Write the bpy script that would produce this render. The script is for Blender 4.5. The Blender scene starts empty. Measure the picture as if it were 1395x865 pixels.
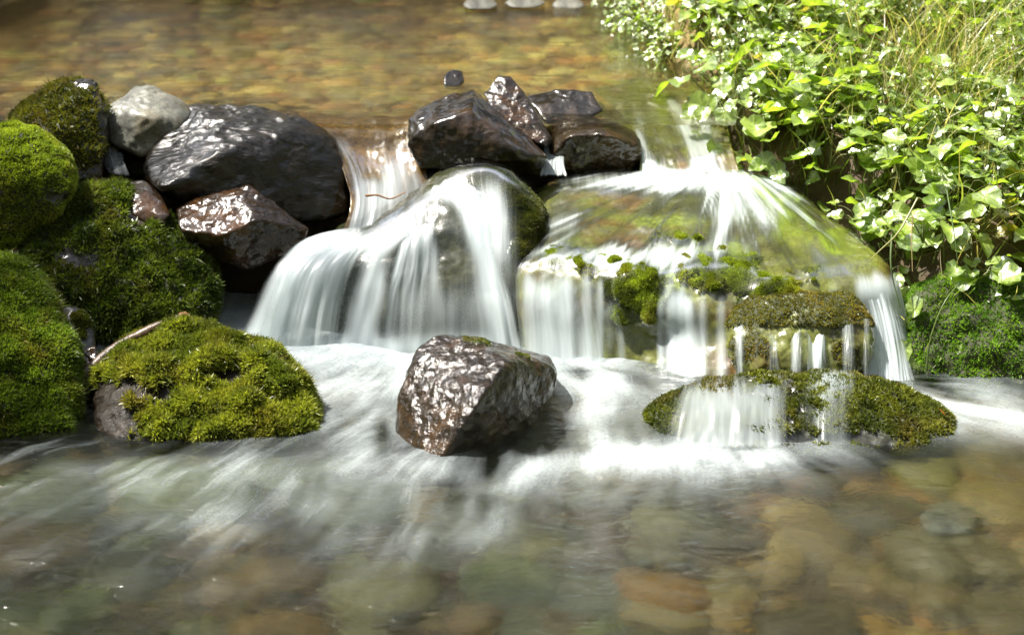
import bpy, bmesh, math, random
import numpy as np
from mathutils import Vector, Matrix
R = math.radians
rng = np.random.default_rng(7)
random.seed(7)
C = bpy.context.scene.collection
SC = bpy.context.scene

# ------------------------------------------------------------------ camera model (pixels of the 1395 x 865 photograph)
F = 2432.0; PITCH = R(20.0); CAM = np.array([0.0, -3.4, 1.507])
FW = np.array([0, math.cos(PITCH), -math.sin(PITCH)]); UP = np.array([0, math.sin(PITCH), math.cos(PITCH)])
def at(px, py, Y):
    d = FW * F + np.array([px - 697.5, 0, 0]) + UP * (432.5 - py)
    return CAM + d * ((Y - CAM[1]) / d[1])
def atz(px, py, z):
    d = FW * F + np.array([px - 697.5, 0, 0]) + UP * (432.5 - py)
    return CAM + d * ((z - CAM[2]) / d[2])
def proj(P):
    Q = np.asarray(P) - CAM
    w = Q @ FW
    return 697.5 + F * Q[..., 0] / w, 432.5 - F * (Q @ UP) / w

# ------------------------------------------------------------------ noise
_perm = np.random.default_rng(3).permutation(256); _perm = np.concatenate([_perm, _perm, _perm])
_g = np.random.default_rng(4).normal(size=(256, 3)); _g /= np.linalg.norm(_g, axis=1)[:, None]
def pn(P):
    P = np.asarray(P, float); i = np.floor(P).astype(int); f = P - i; i &= 255
    u = f * f * f * (f * (f * 6 - 15) + 10); out = 0
    for dx in (0, 1):
        for dy in (0, 1):
            for dz in (0, 1):
                h = _perm[_perm[_perm[i[..., 0] + dx] + i[..., 1] + dy] + i[..., 2] + dz]
                w = (u[..., 0] if dx else 1 - u[..., 0]) * (u[..., 1] if dy else 1 - u[..., 1]) * (u[..., 2] if dz else 1 - u[..., 2])
                out = out + w * np.sum(_g[h] * (f - np.array([dx, dy, dz])), axis=-1)
    return out
def fbm(P, o=4, gain=.5):
    s = 0; a = 1.0; P = np.asarray(P, float)
    for k in range(o):
        s = s + a * pn(P + 17.3 * k); P = P * 2.03; a *= gain
    return s
def sstep(a, b, x):
    t = np.clip((x - a) / (b - a), 0, 1); return t * t * (3 - 2 * t)

# ------------------------------------------------------------------ objects
def mesh(name, V, Fc, mat=None, parent=None, loc=None, smooth=True, attrs=None, cols=None, uv=None):
    V = np.asarray(V, float)
    if loc is None: loc = (0, 0, 0)
    V = V - np.asarray(loc)
    me = bpy.data.meshes.new(name)
    Fc = np.asarray(Fc, np.int32); n, k = Fc.shape
    me.vertices.add(len(V)); me.vertices.foreach_set('co', V.astype(np.float32).ravel())
    me.loops.add(n * k); me.loops.foreach_set('vertex_index', Fc.ravel())
    me.polygons.add(n); me.polygons.foreach_set('loop_start', np.arange(0, n * k, k, dtype=np.int32))
    me.polygons.foreach_set('loop_total', np.full(n, k, np.int32))
    if smooth: me.polygons.foreach_set('use_smooth', np.ones(n, bool))
    for nm, a in (attrs or {}).items():
        at_ = me.attributes.new(nm, 'FLOAT', 'POINT'); at_.data.foreach_set('value', np.asarray(a, np.float32).ravel())
    for nm, a in (cols or {}).items():
        a = np.concatenate([a, np.ones((len(a), 1))], 1)
        at_ = me.attributes.new(nm, 'FLOAT_COLOR', 'POINT'); at_.data.foreach_set('color', a.astype(np.float32).ravel())
    if uv is not None:
        l = me.uv_layers.new(name='UVMap'); l.data.foreach_set('uv', np.asarray(uv, np.float32)[Fc.ravel()].ravel())
    me.update(calc_edges=True); me.validate()
    o = bpy.data.objects.new(name, me); C.objects.link(o)
    if mat: me.materials.append(mat)
    if parent is not None:
        o.parent = parent
        o.location = Vector(loc) - parent.location
    else: o.location = loc
    return o
def tag(o, label=None, cat=None, group=None, kind=None):
    if label: o['label'] = label
    if cat: o['category'] = cat
    if group: o['group'] = group
    if kind: o['kind'] = kind
    return o
def grid_faces(nv, nu):
    i = np.arange(nv * nu).reshape(nv, nu)
    return np.stack([i[:-1, :-1], i[:-1, 1:], i[1:, 1:], i[1:, :-1]], -1).reshape(-1, 4)
def grid_normals(G):
    a = np.gradient(G, axis=0); b = np.gradient(G, axis=1)
    n = np.cross(b, a); n /= np.linalg.norm(n, axis=-1)[..., None] + 1e-12
    return n
def crom(P, n):                                                     # Catmull-Rom along axis 0
    P = np.asarray(P, float); m = len(P); t = np.linspace(0, m - 1, n); i = np.clip(t.astype(int), 0, m - 2); f = t - i
    f = f.reshape((-1,) + (1,) * (P.ndim - 1))
    E = np.concatenate([2 * P[:1] - P[1:2], P, 2 * P[-1:] - P[-2:-1]])
    a, b, c, d = E[i], E[i + 1], E[i + 2], E[i + 3]
    return .5 * (2 * b + (c - a) * f + (2 * a - 5 * b + 4 * c - d) * f * f + (3 * b - a - 3 * c + d) * f ** 3)
def patch(ctrl, nv, nu):
    W = np.array([[np.append(at(*c[:3]), c[3] if len(c) > 3 else 1.0) for c in r] for r in ctrl])
    G = crom(W, nv); G = np.swapaxes(crom(np.swapaxes(G, 0, 1), nu), 0, 1)
    return G[..., :3], np.clip(G[..., 3], 0, 2)

# ------------------------------------------------------------------ materials
class NT:
    def __init__(s, name):
        s.m = bpy.data.materials.new(name); s.m.use_nodes = True; s.t = s.m.node_tree; s.t.nodes.clear()
        s.out = s.t.nodes.new('ShaderNodeOutputMaterial')
    def n(s, typ, ins=None, **kw):
        d = s.t.nodes.new(typ)
        for k, v in kw.items(): setattr(d, k, v)
        for k, v in (ins or {}).items():
            if isinstance(v, bpy.types.NodeSocket): s.t.links.new(v, d.inputs[k])
            else: d.inputs[k].default_value = v
        return d
    def attr(s, nm): return s.n('ShaderNodeAttribute', attribute_name=nm)
    def noise(s, vec, scale, detail=3, rough=.5, dist=0):
        return s.n('ShaderNodeTexNoise', {'Vector': vec, 'Scale': scale, 'Detail': detail, 'Roughness': rough, 'Distortion': dist}).outputs['Fac']
    def ramp(s, fac, stops):
        d = s.n('ShaderNodeValToRGB', {'Fac': fac}); e = d.color_ramp.elements
        while len(e) < len(stops): e.new(.5)
        for x, (p, c) in zip(e, stops): x.position = p; x.color = (c, c, c, 1) if isinstance(c, (int, float)) else (*c, 1)
        return d.outputs['Color']
    def math(s, op, a, b=0.0, clamp=False):
        d = s.n('ShaderNodeMath', operation=op, use_clamp=clamp)
        for i, v in enumerate((a, b)):
            if isinstance(v, bpy.types.NodeSocket): s.t.links.new(v, d.inputs[i])
            else: d.inputs[i].default_value = v
        return d.outputs[0]
    def mix(s, f, a, b, blend='MIX'):
        d = s.n('ShaderNodeMix', data_type='RGBA', blend_type=blend)
        for i, v in ((0, f), (6, a), (7, b)):
            if isinstance(v, bpy.types.NodeSocket): s.t.links.new(v, d.inputs[i])
            else: d.inputs[i].default_value = v if i == 0 else (*v, 1)
        return d.outputs[2]
    def mixs(s, f, a, b):
        d = s.n('ShaderNodeMixShader', {0: f}); s.t.links.new(a.outputs[0], d.inputs[1]); s.t.links.new(b.outputs[0], d.inputs[2]); return d
    def bump(s, h, strength=.5, dist=.01, normal=None):
        ins = {'Height': h, 'Strength': strength, 'Distance': dist}
        if normal is not None: ins['Normal'] = normal
        return s.n('ShaderNodeBump', ins).outputs[0]
    def mapping(s, vec, scale, loc=(0, 0, 0)): return s.n('ShaderNodeMapping', {'Vector': vec, 'Scale': scale, 'Location': loc}).outputs[0]
    def done(s, sh): s.t.links.new(sh.outputs[0], s.out.inputs['Surface']); return s.m

def mat_rock(name, c1, c2, c3, rough=.3, bump=.6, fine=220, coarse=26, spec=.5, streak=None, bd=.004, wet=.8, grit=.10):
    t = NT(name); tc = t.n('ShaderNodeTexCoord').outputs['Object']
    if streak: tc = t.mapping(tc, streak)
    a = t.noise(tc, coarse, 6, .62); b = t.noise(tc, fine, 3, .6); w = t.noise(tc, coarse * .35, 4, .6, .6)
    col = t.mix(t.ramp(a, [(.36, 0.), (.62, 1.)]), c1, c2)
    col = t.mix(t.ramp(w, [(.5, 0.), (.64, 1.)]), col, c3)
    col = t.mix(t.ramp(b, [(.35, .55), (.6, 0.)]), col, tuple(x * .45 for x in c1))
    al = t.attr('algae').outputs['Fac']; aln = t.ramp(t.noise(tc, coarse * 5, 4, .65), [(.38, 0.), (.62, 1.)]); col = t.mix(t.math('MULTIPLY', al, t.math('ADD', t.math('MULTIPLY', aln, .6), .4)), col, t.mix(aln, (.12, .17, .02), (.34, .42, .06)))
    m = t.attr('moss').outputs['Fac']
    col = t.mix(m, col, (.03, .036, .010))
    r = t.ramp(t.noise(tc, coarse * 1.7, 4, .6), [(.3, max(.05, rough - .13)), (.7, rough + .07)])
    r = t.math('ADD', r, t.math('MULTIPLY', m, .5), True)
    hb = t.math('ADD', t.math('MULTIPLY', a, 1.), t.math('MULTIPLY', b, grit))
    vo = t.n('ShaderNodeTexVoronoi', {'Vector': t.n('ShaderNodeVectorMath', {0: tc, 1: t.n('ShaderNodeVectorMath', {0: t.n('ShaderNodeTexNoise', {'Vector': tc, 'Scale': coarse, 'Detail': 3}).outputs['Color'], 1: (.035, .035, .035)}, operation='MULTIPLY').outputs[0]}).outputs[0], 'Scale': coarse * .75}).outputs['Distance']
    nb = t.bump(hb, bump, bd, t.bump(vo, .5, .011))
    p = t.n('ShaderNodeBsdfPrincipled', {'Base Color': col, 'Roughness': r, 'Normal': nb, 'Specular IOR Level': spec, 'Coat Weight': t.math('MULTIPLY', t.math('SUBTRACT', 1.0, m, True), wet), 'Coat Roughness': .07, 'Coat IOR': 1.33, 'Coat Normal': t.bump(t.math('ADD', t.noise(tc, coarse * 2.6, 2, .5), t.math('MULTIPLY', a, .5)), .55, .004, t.bump(vo, .25, .008))})
    return t.done(p)
def mat_moss(name, tint=(1, 1, 1)):
    t = NT(name); c = t.attr('col').outputs['Color']
    c = t.mix(1.0, c, tint, 'MULTIPLY')
    d = t.n('ShaderNodeBsdfDiffuse', {'Color': c}); tr = t.n('ShaderNodeBsdfTranslucent', {'Color': t.mix(1.0, c, (1.1, 1.15, .5), 'MULTIPLY')})
    g = t.n('ShaderNodeBsdfGlossy', {'Color': (1, 1, 1, 1), 'Roughness': .35})
    s = t.mixs(.38, d, tr); return t.done(t.mixs(.035, s, g))
def mat_leaf(name, c1, c2, gloss=.09, rough=.32):
    t = NT(name); oi = t.n('ShaderNodeObjectInfo').outputs['Random']; uv = t.n('ShaderNodeTexCoord').outputs['UV']
    v = t.attr('leafvar').outputs['Fac']
    c = t.mix(v, c1, c2)
    c = t.mix(t.ramp(oi, [(0., 0.), (1., .45)]), c, tuple(x * .6 for x in c1))
    ve = t.attr('vein').outputs['Fac']
    c = t.mix(t.math('MULTIPLY', ve, .5), c, tuple(min(1, x * 1.7) for x in c2))
    nz = t.noise(t.n('ShaderNodeTexCoord').outputs['Object'], 140, 3)
    nb = t.bump(t.math('ADD', nz, t.math('MULTIPLY', ve, -.8)), .35, .004)
    d = t.n('ShaderNodeBsdfDiffuse', {'Color': c, 'Normal': nb})
    tr = t.n('ShaderNodeBsdfTranslucent', {'Color': t.mix(1.0, c, (1.5, 1.55, .55), 'MULTIPLY'), 'Normal': nb})
    g = t.n('ShaderNodeBsdfGlossy', {'Color': (1, 1, 1, 1), 'Roughness': rough, 'Normal': nb})
    return t.done(t.mixs(gloss, t.mixs(.52, d, tr), g))
def mat_plain(name, c1, c2, scale=60, rough=.7, bump=.4, stretch=(1, 1, 1)):
    t = NT(name); tc = t.mapping(t.n('ShaderNodeTexCoord').outputs['Object'], stretch)
    a = t.noise(tc, scale, 5, .6)
    p = t.n('ShaderNodeBsdfPrincipled', {'Base Color': t.mix(t.ramp(a, [(.35, 0.), (.65, 1.)]), c1, c2), 'Roughness': rough, 'Normal': t.bump(a, bump, .008)})
    return t.done(p)
WHITE = (.70, .78, .80, 1)
def foam_shader(t, normal=None):
    ins = {'Normal': normal} if normal is not None else {}
    d = t.n('ShaderNodeBsdfDiffuse', {'Color': WHITE, **ins}); tr = t.n('ShaderNodeBsdfTranslucent', {'Color': WHITE, **ins})
    g = t.n('ShaderNodeBsdfGlossy', {'Color': (1, 1, 1, 1), 'Roughness': .3, **ins})
    return t.mixs(.06, t.mixs(.42, d, tr), g)
def mat_veil(name, us=70, vs=1.1, contrast=(.30, .66), gain=1.0, clear=0.0):
    t = NT(name); uv = t.n('ShaderNodeTexCoord').outputs['UV']
    q = t.mapping(uv, (us, vs, 1)); q2 = t.mapping(uv, (us * 4.3, vs * 1.6, 1), (3, 7, 0))
    a = t.noise(q, 1, 4, .6, .3); b = t.noise(q2, 1, 2, .5)
    c = t.noise(t.mapping(uv, (us * .33, vs * .5, 1), (5, 2, 0)), 1, 2, .5)
    s = t.math('ADD', t.math('ADD', t.math('MULTIPLY', a, .50), t.math('MULTIPLY', b, .14)), t.math('MULTIPLY', c, .36))
    dn = t.attr('dens').outputs['Fac']
    # streaks open up where the sheet is thin
    lo = t.math('SUBTRACT', s, t.math('SUBTRACT', 1.0, dn))
    al = t.n('ShaderNodeMapRange', {'Value': lo, 'From Min': contrast[0] - .5, 'From Max': contrast[1] - .2, 'To Min': 0., 'To Max': 1.}, interpolation_type='SMOOTHSTEP').outputs[0]
    al = t.math('MULTIPLY', al, t.math('MINIMUM', t.math('MULTIPLY', dn, 1.5), gain), True)
    nb = t.bump(s, .2, .01)
    f = foam_shader(t, nb)
    tr = t.n('ShaderNodeBsdfTransparent')
    base = tr
    if clear > 0:
        fr = t.n('ShaderNodeFresnel', {'IOR': 1.33, 'Normal': nb}).outputs[0]
        g = t.n('ShaderNodeBsdfGlossy', {'Roughness': .15, 'Normal': t.bump(s, .25, .006)})
        base = t.mixs(t.math('MULTIPLY', t.math('MULTIPLY', fr, clear * .6), t.math('MULTIPLY', dn, 2.5, True)), tr, g)
    return t.done(t.mixs(al, base, f))

M = {}
M['dark_wet'] = mat_rock('dark wet stone', (.008, .006, .004), (.021, .016, .010), (.045, .025, .010), .17, .8, 190, 22)
M['dark_ripple'] = mat_rock('dark wet rippled stone', (.006, .005, .0035), (.014, .011, .007), (.026, .017, .008), .17, 1.0, 120, 46, streak=(.5, 1.5, 1.2))
M['grey'] = mat_rock('pale grey stone', (.10, .10, .085), (.26, .26, .215), (.17, .15, .10), .5, .6, 160, 18, wet=.0)
M['red'] = mat_rock('red brown wet stone', (.020, .012, .007), (.046, .029, .016), (.080, .036, .011), .17, .9, 170, 26)
M['speckle'] = mat_rock('speckled wet stone', (.012, .008, .005), (.030, .020, .011), (.055, .027, .009), .14, 1.0, 150, 48, bd=.0035, grit=.2)
M['brown'] = mat_rock('brown wet stone', (.018, .013, .008), (.045, .031, .016), (.07, .036, .012), .2, .7, 180, 22)
M['amber'] = mat_rock('amber stained stone', (.06, .035, .012), (.19, .115, .032), (.14, .07, .02), .25, .5, 150, 14)
M['olive'] = mat_rock('olive algae stone', (.075, .075, .018), (.17, .19, .035), (.15, .09, .03), .32, .6, 150, 12)
M['mossrock'] = mat_rock('moss covered stone', (.012, .012, .008), (.028, .026, .014), (.03, .034, .012), .35, .6, 150, 20)
M['darkgreen'] = mat_rock('dark algae stone', (.014, .017, .008), (.040, .044, .018), (.06, .06, .02), .28, .6, 150, 16)
M['soilwet'] = mat_rock('dark wet soil stone', (.010, .007, .004), (.022, .015, .008), (.035, .022, .010), .5, 1.0, 150, 40, spec=.2, wet=.06, bd=.008)
M['moss'] = mat_moss('green moss')
M['wood'] = mat_plain('wet wood', (.05, .030, .018), (.12, .07, .04), 40, .4, .6, (1, 1, .2))
M['woodend'] = mat_plain('broken wood end', (.22, .10, .04), (.36, .18, .07), 60, .6, .4)

# ------------------------------------------------------------------ stones
_ico = {}
def ico(n):
    if n not in _ico:
        bm = bmesh.new(); bmesh.ops.create_icosphere(bm, subdivisions=n, radius=1)
        V = np.array([v.co[:] for v in bm.verts]); V /= np.linalg.norm(V, axis=1)[:, None]
        _ico[n] = (V, np.array([[v.index for v in f.verts] for f in bm.faces])); bm.free()
    return _ico[n]
def hull_planes(P):
    bm = bmesh.new()
    for p in P: bm.verts.new(p)
    bmesh.ops.convex_hull(bm, input=bm.verts[:]); c = np.mean(P, axis=0)
    pl = []
    for f in bm.faces:
        n = np.array(f.normal[:]); d = float(n @ (np.array(f.verts[0].co[:]) - c))
        if d < 0: n, d = -n, -d
        if d < 1e-6: continue
        if not any(n @ q[0] > .985 and abs(d - q[1]) < .02 * d for q in pl): pl.append((n, d))
    bm.free(); return c, np.array([q[0] for q in pl]), np.array([q[1] for q in pl])
def vnormals(V, Fc):
    n = np.zeros_like(V); a = V[Fc[:, 1]] - V[Fc[:, 0]]; b = V[Fc[:, 2]] - V[Fc[:, 0]]; fn = np.cross(a, b)
    for k in range(3): np.add.at(n, Fc[:, k], fn)
    return n / (np.linalg.norm(n, axis=1)[:, None] + 1e-12)
def blob(px, py, L):
    s = np.zeros_like(px)
    for cx, cy, rx, ry, *r in L:
        a = R(r[1]) if len(r) > 1 else 0.; dx, dy = px - cx, py - cy
        u = (dx * math.cos(a) + dy * math.sin(a)) / rx; v = (-dx * math.sin(a) + dy * math.cos(a)) / ry
        s = s + (r[0] if r else 1.) * np.exp(-(u * u + v * v))
    return s
STONES = {}
def stone(key, name, pts, back, mat, label, cat='rock', p=22, amp=.012, freq=9, sub=7, seed=0, ridge=.5, grow=1.03, moss=None, lump=0.0, group=None, shrink=.82):
    P = [at(*q) for q in pts]; cx = np.mean([q[0] for q in pts]); cy = np.mean([q[1] for q in pts])
    P += [at(cx + (q[0] - cx) * shrink, cy + (q[1] - cy) * shrink, q[2] + back) for q in pts]
    P = np.array(P); c, N, D = hull_planes(P)
    V, Fc = ico(sub); a = np.maximum(V @ N.T, 0) / D[None]
    r = 1 / (np.sum(a ** p, axis=1) ** (1 / p)); W = c + V * r[:, None] * grow
    s = seed * 13.7
    d = amp * fbm(W * freq + s, 5, .55)
    rd = 1 - np.abs(fbm(W * freq * .7 + s + 50, 3)) * 2
    d = d + amp * ridge * (rd - .6)
    W = W + V * d[:, None]
    nr = vnormals(W, Fc); px, py = proj(W); m = np.zeros(len(W))
    if moss is not None:
        m = moss(W, nr, px, py) if callable(moss) else blob(px, py, moss)
        m = np.clip(m + .55 * fbm(W * 28 + s, 3) + .5 * fbm(W * 9 + s + 30, 2) * (1 - (key == 'centre')), 0, 1.3); m = sstep(.35, .62, m)
        if lump: W = W + nr * (m * lump * (.6 + 1.5 * fbm(W * 17 + s + 9, 3)))[:, None]
        nr = vnormals(W, Fc)
    base = W.mean(0); base[2] = W[:, 2].min()
    o = mesh(name, W, Fc, mat, loc=base, attrs={'moss': m}); tag(o, label, cat, group)
    STONES[key] = (o, W, Fc, nr, m); return o
def moss_on(key, n, L=(.006, .013), wid=.0022, c1=(.12, .15, .022), c2=(.046, .078, .012), c3=(.15, .13, .03), up=.35, hang=.0, blades=4, spread=.75, label=None, facing=True, rnd=.5, nm='moss'):
    o, W, Fc, nr, m = STONES[key]
    T = W[Fc]; ar = .5 * np.linalg.norm(np.cross(T[:, 1] - T[:, 0], T[:, 2] - T[:, 0]), axis=1)
    fn = nr[Fc].mean(1); cen = T.mean(1)
    w = ar * np.clip(m[Fc].mean(1) - .15, 0, 1)
    if facing:
        v = CAM - cen; v /= np.linalg.norm(v, axis=1)[:, None]; w = w * (.12 + (np.sum(v * fn, 1) > -.35))
    w = w / w.sum(); f = rng.choice(len(Fc), n, p=w)
    b = rng.dirichlet((1, 1, 1), n); P = np.einsum('nk,nkd->nd', b, T[f]); N = fn[f]
    # tuft colour: patches plus individual variation
    q = np.clip(.5 + 1.7 * fbm(P * 16 + 3, 3) + rng.normal(0, .18, n), 0, 1); y = np.clip(fbm(P * 9 + 41, 3) * 1.6 - .1 + rng.normal(0, .12, n), 0, 1)
    col = np.array(c2) * (1 - q[:, None]) + np.array(c1) * q[:, None]; col = col * (1 - y[:, None] * .85) + np.array(c3) * y[:, None] * .85
    tuftdir = N + np.array([0, 0, up]) + rng.normal(0, rnd * .5, (n, 3)); tuftdir[:, 2] -= hang
    V = []; K = []
    for k in range(blades):
        d = tuftdir + rng.normal(0, spread * .55, (n, 3)); d /= np.linalg.norm(d, axis=1)[:, None]
        s = np.cross(d, rng.normal(size=(n, 3))); s /= np.linalg.norm(s, axis=1)[:, None]
        l = rng.uniform(*L, n)[:, None]; ww = wid * rng.uniform(.7, 1.3, n)[:, None]
        b0 = P - N * .002; mid = b0 + d * l * .5; tip = b0 + d * l + np.array([0, 0, -.25]) * l * rng.uniform(0, 1, n)[:, None]
        V.append(np.stack([b0, mid + s * ww * .5, tip, mid - s * ww * .5], 1)); K.append(np.repeat(col[:, None] * rng.uniform(.55, 1.55, (n, 1, 1)), 4, 1))
    V = np.concatenate(V).reshape(-1, 3); K = np.clip(np.concatenate(K).reshape(-1, 3), 0, 1)
    mo = mesh(nm, V, np.arange(len(V)).reshape(-1, 4), M['moss'], parent=o, loc=tuple(o.location), smooth=False, cols={'col': K})
    if label: mo['label'] = label
    return mo
def upm(th=.1, k=1.0): return lambda W, n, px, py: np.clip((n[:, 2] - th) * k + .2, 0, 1)
def allm(v=.68): return lambda W, n, px, py: np.full(len(W), v)

# --- rocks of the upper dam, left
stone('bigleft', 'boulder', [(262, 140, 1.12), (345, 146, 1.14), (425, 165, 1.10), (456, 188, 1.03), (472, 240, .96), (476, 285, .93), (440, 306, .90), (300, 296, .86), (190, 238, .86), (205, 205, .94), (245, 165, 1.04), (388, 172, .98), (300, 204, .84), (215, 258, .78), (240, 280, .82)],
      .30, M['dark_ripple'], 'big black wet boulder with a shiny rippled top, largest in the dam', 'boulder', p=24, amp=.010, freq=12, seed=1, ridge=.8)
stone('greyleft', 'rock', [(178, 122, 1.13), (212, 118, 1.14), (258, 145, 1.10), (262, 158, 1.06), (235, 190, 1.0), (195, 215, .99), (148, 196, 1.02), (145, 150, 1.07), (165, 150, 1.03), (205, 160, .99)],
      .2, M['grey'], 'dry pale grey rock resting against the big black boulder', 'rock', p=22, amp=.010, freq=14, sub=6, seed=2)
stone('mossdark', 'rock', [(25, 155, 1.05), (60, 130, 1.07), (105, 108, 1.09), (128, 110, 1.08), (142, 140, 1.03), (150, 190, .98), (140, 250, .92), (60, 250, .86), (10, 200, .9), (70, 160, .98), (115, 150, .98)],
      .25, M['dark_wet'], 'dark rock with a bare grey tip and olive moss on its shoulder', 'rock', p=14, amp=.010, freq=13, seed=3,
      moss=lambda W, n, px, py: blob(px, py, [(50, 170, 60, 45), (100, 135, 32, 22), (110, 190, 28, 40, .8), (60, 210, 50, 40)]) * .95, lump=.014)
moss_on('mossdark', 7000, L=(.008, .017), wid=.003, c1=(0.202, 0.202, 0.030), c2=(0.070, 0.081, 0.016), c3=(0.222, 0.151, 0.030))
stone('moundtop', 'moss_mound', [(-60, 200, .70), (0, 166, .80), (60, 180, .80), (98, 215, .75), (102, 250, .70), (85, 290, .66), (20, 335, .62), (-60, 340, .60), (0, 215, .66), (50, 235, .66)],
      .25, M['mossrock'], 'smooth bright green moss cushion at the upper left edge', 'moss', p=9, amp=.014, freq=9, seed=4, moss=allm(), lump=.010)
moss_on('moundtop', 26000, L=(.006, .012), wid=.0022, c1=(0.445, 0.524, 0.066), c2=(0.222, 0.300, 0.037), c3=(0.419, 0.366, 0.077), spread=.5)
stone('mossslope', 'mossy_rock', [(45, 275, .74), (140, 250, .82), (215, 285, .78), (250, 330, .72), (295, 380, .64), (300, 425, .57), (240, 452, .53), (90, 455, .50), (40, 400, .54), (30, 330, .62), (130, 310, .68), (180, 350, .62)],
      .35, M['brown'], 'large dark rock shaggy with deep green feathery moss', 'rock', p=10, amp=.018, freq=9, seed=5,
      moss=lambda W, n, px, py: .85 - blob(px, py, [(100, 355, 30, 10, .9, 20), (195, 275, 22, 22, .8), (60, 420, 45, 22, .3)]), lump=.018)
moss_on('mossslope', 22000, L=(.010, .024), wid=.0032, c1=(0.163, 0.221, 0.029), c2=(0.052, 0.084, 0.013), c3=(0.174, 0.151, 0.032), hang=.35)
stone('brownsmall', 'rock', [(165, 248, .86), (195, 247, .86), (218, 262, .82), (232, 292, .76), (215, 312, .73), (175, 290, .76), (190, 265, .79)],
      .18, M['red'], 'small rust brown rock poking out above the feathery moss', 'rock', p=28, amp=.008, freq=18, sub=6, seed=6)
stone('redrock', 'rock', [(240, 285, .78), (262, 272, .80), (338, 252, .80), (352, 268, .77), (420, 312, .74), (405, 345, .74), (330, 366, .72), (262, 338, .72), (248, 312, .70), (300, 322, .66), (350, 300, .69)],
      .22, M['red'], 'angular red brown rock with a glittering flat top below the big boulder', 'rock', p=44, amp=.009, freq=16, seed=7, ridge=.7)
stone('moundfront', 'moss_mound', [(-60, 380, .30), (0, 345, .40), (50, 370, .38), (85, 430, .30), (110, 510, .18), (112, 570, .08), (90, 612, .02), (-40, 625, -.05), (-60, 500, .08), (10, 450, .18), (60, 470, .2)],
      .3, M['mossrock'], 'tall rounded green moss mound at the lower left edge', 'moss', p=10, amp=.018, freq=8, seed=8, moss=lambda W, n, px, py: .95 - blob(px, py, [(60, 612, 90, 16, .9)]), lump=.012)
moss_on('moundfront', 32000, L=(.008, .017), wid=.0030, c1=(0.214, 0.301, 0.041), c2=(0.096, 0.156, 0.019), c3=(0.251, 0.214, 0.046), spread=.6)
stone('gapstone', 'rock', [(78, 420, .36), (105, 415, .38), (128, 440, .36), (132, 475, .32), (125, 500, .28), (85, 500, .26), (100, 450, .32)],
      .14, M['mossrock'], 'small stone with thin moss squeezed behind the tall moss mound', 'rock', p=10, amp=.006, freq=20, sub=6, seed=9, moss=[(110, 440, 22, 22, .7)], lump=.004)
moss_on('gapstone', 1500, L=(.004, .008))
stone('gapred', 'rock', [(104, 482, .27), (130, 470, .29), (133, 490, .26), (115, 510, .24), (104, 500, .25)],
      .08, M['red'], 'little reddish stone below the thinly mossed stone', 'rock', p=16, amp=.004, freq=26, sub=6, seed=10)
stone('mossfront', 'mossy_rock', [(118, 515, .24), (160, 478, .28), (225, 446, .30), (280, 486, .27), (345, 472, .26), (400, 500, .20), (432, 550, .10), (442, 590, .04), (430, 615, .0), (300, 625, -.03), (130, 610, -.02), (112, 560, .08), (230, 530, .10), (330, 540, .08)],
      .25, M['soilwet'], 'low rock thickly topped with yellow green moss left of the centre rock', 'rock', p=11, amp=.015, freq=10, seed=11,
      moss=lambda W, n, px, py: .95 - blob(px, py, [(140, 560, 42, 60, 1.1, -20), (222, 538, 26, 16, 1.0), (320, 514, 38, 12, 1.1), (280, 612, 170, 13, 1.)]), lump=.024)
moss_on('mossfront', 24000, L=(.009, .022), wid=.0030, c1=(0.335, 0.361, 0.048), c2=(0.135, 0.175, 0.028), c3=(0.321, 0.267, 0.053))

for k_, n_, a_, b_ in (('mossfront', 1500, (.17, .19, .03), (.10, .10, .02)), ('mossslope', 1500, (.11, .15, .02), (.06, .07, .012)), ('moundfront', 1500, (.15, .19, .03), (.08, .09, .016)), ('mossdark', 500, (.16, .15, .03), (.10, .07, .02))):
    moss_on(k_, n_, L=(.016, .034), wid=.0017, c1=a_, c2=b_, c3=(.18, .11, .04), blades=3, hang=.3, spread=.9, nm='moss_sprig')
# --- rocks of the upper dam, centre and right
stone('rockA', 'rock', [(560, 160, 1.06), (575, 145, 1.09), (645, 122, 1.12), (665, 140, 1.10), (705, 185, 1.02), (742, 212, .98), (738, 238, 1.0), (650, 242, .97), (575, 228, .97), (557, 195, .99), (600, 165, .96), (640, 150, .98), (705, 208, .92)],
      .25, M['dark_wet'], 'broad dark wet rock with a peaked top, left one of the four behind the falls', 'rock', p=40, amp=.010, freq=12, seed=12, ridge=.7)
stone('rockB', 'rock', [(660, 128, 1.16), (680, 106, 1.20), (695, 106, 1.20), (712, 125, 1.17), (750, 185, 1.05), (742, 200, 1.02), (700, 180, 1.05), (672, 150, 1.10)],
      .16, M['speckle'], 'tilted speckled rock leaning on the broad peaked rock', 'rock', p=40, amp=.008, freq=18, sub=6, seed=13)
stone('rockC', 'rock', [(720, 132, 1.26), (760, 122, 1.28), (805, 126, 1.26), (822, 150, 1.20), (800, 165, 1.16), (745, 168, 1.16), (730, 150, 1.20)],
      .16, M['dark_wet'], 'flat rock with a sunlit white gleaming top', 'rock', p=36, amp=.007, freq=18, sub=6, seed=14)
stone('rockD', 'rock', [(752, 168, 1.14), (775, 158, 1.16), (800, 165, 1.15), (845, 168, 1.14), (872, 188, 1.08), (874, 212, 1.06), (850, 238, 1.06), (775, 238, 1.05), (750, 215, 1.04), (815, 182, 1.0), (775, 185, 1.02), (860, 195, 1.03)],
      .2, M['brown'], 'squat dark brown rock beside the right hand chute', 'rock', p=26, amp=.010, freq=16, seed=15)
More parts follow.
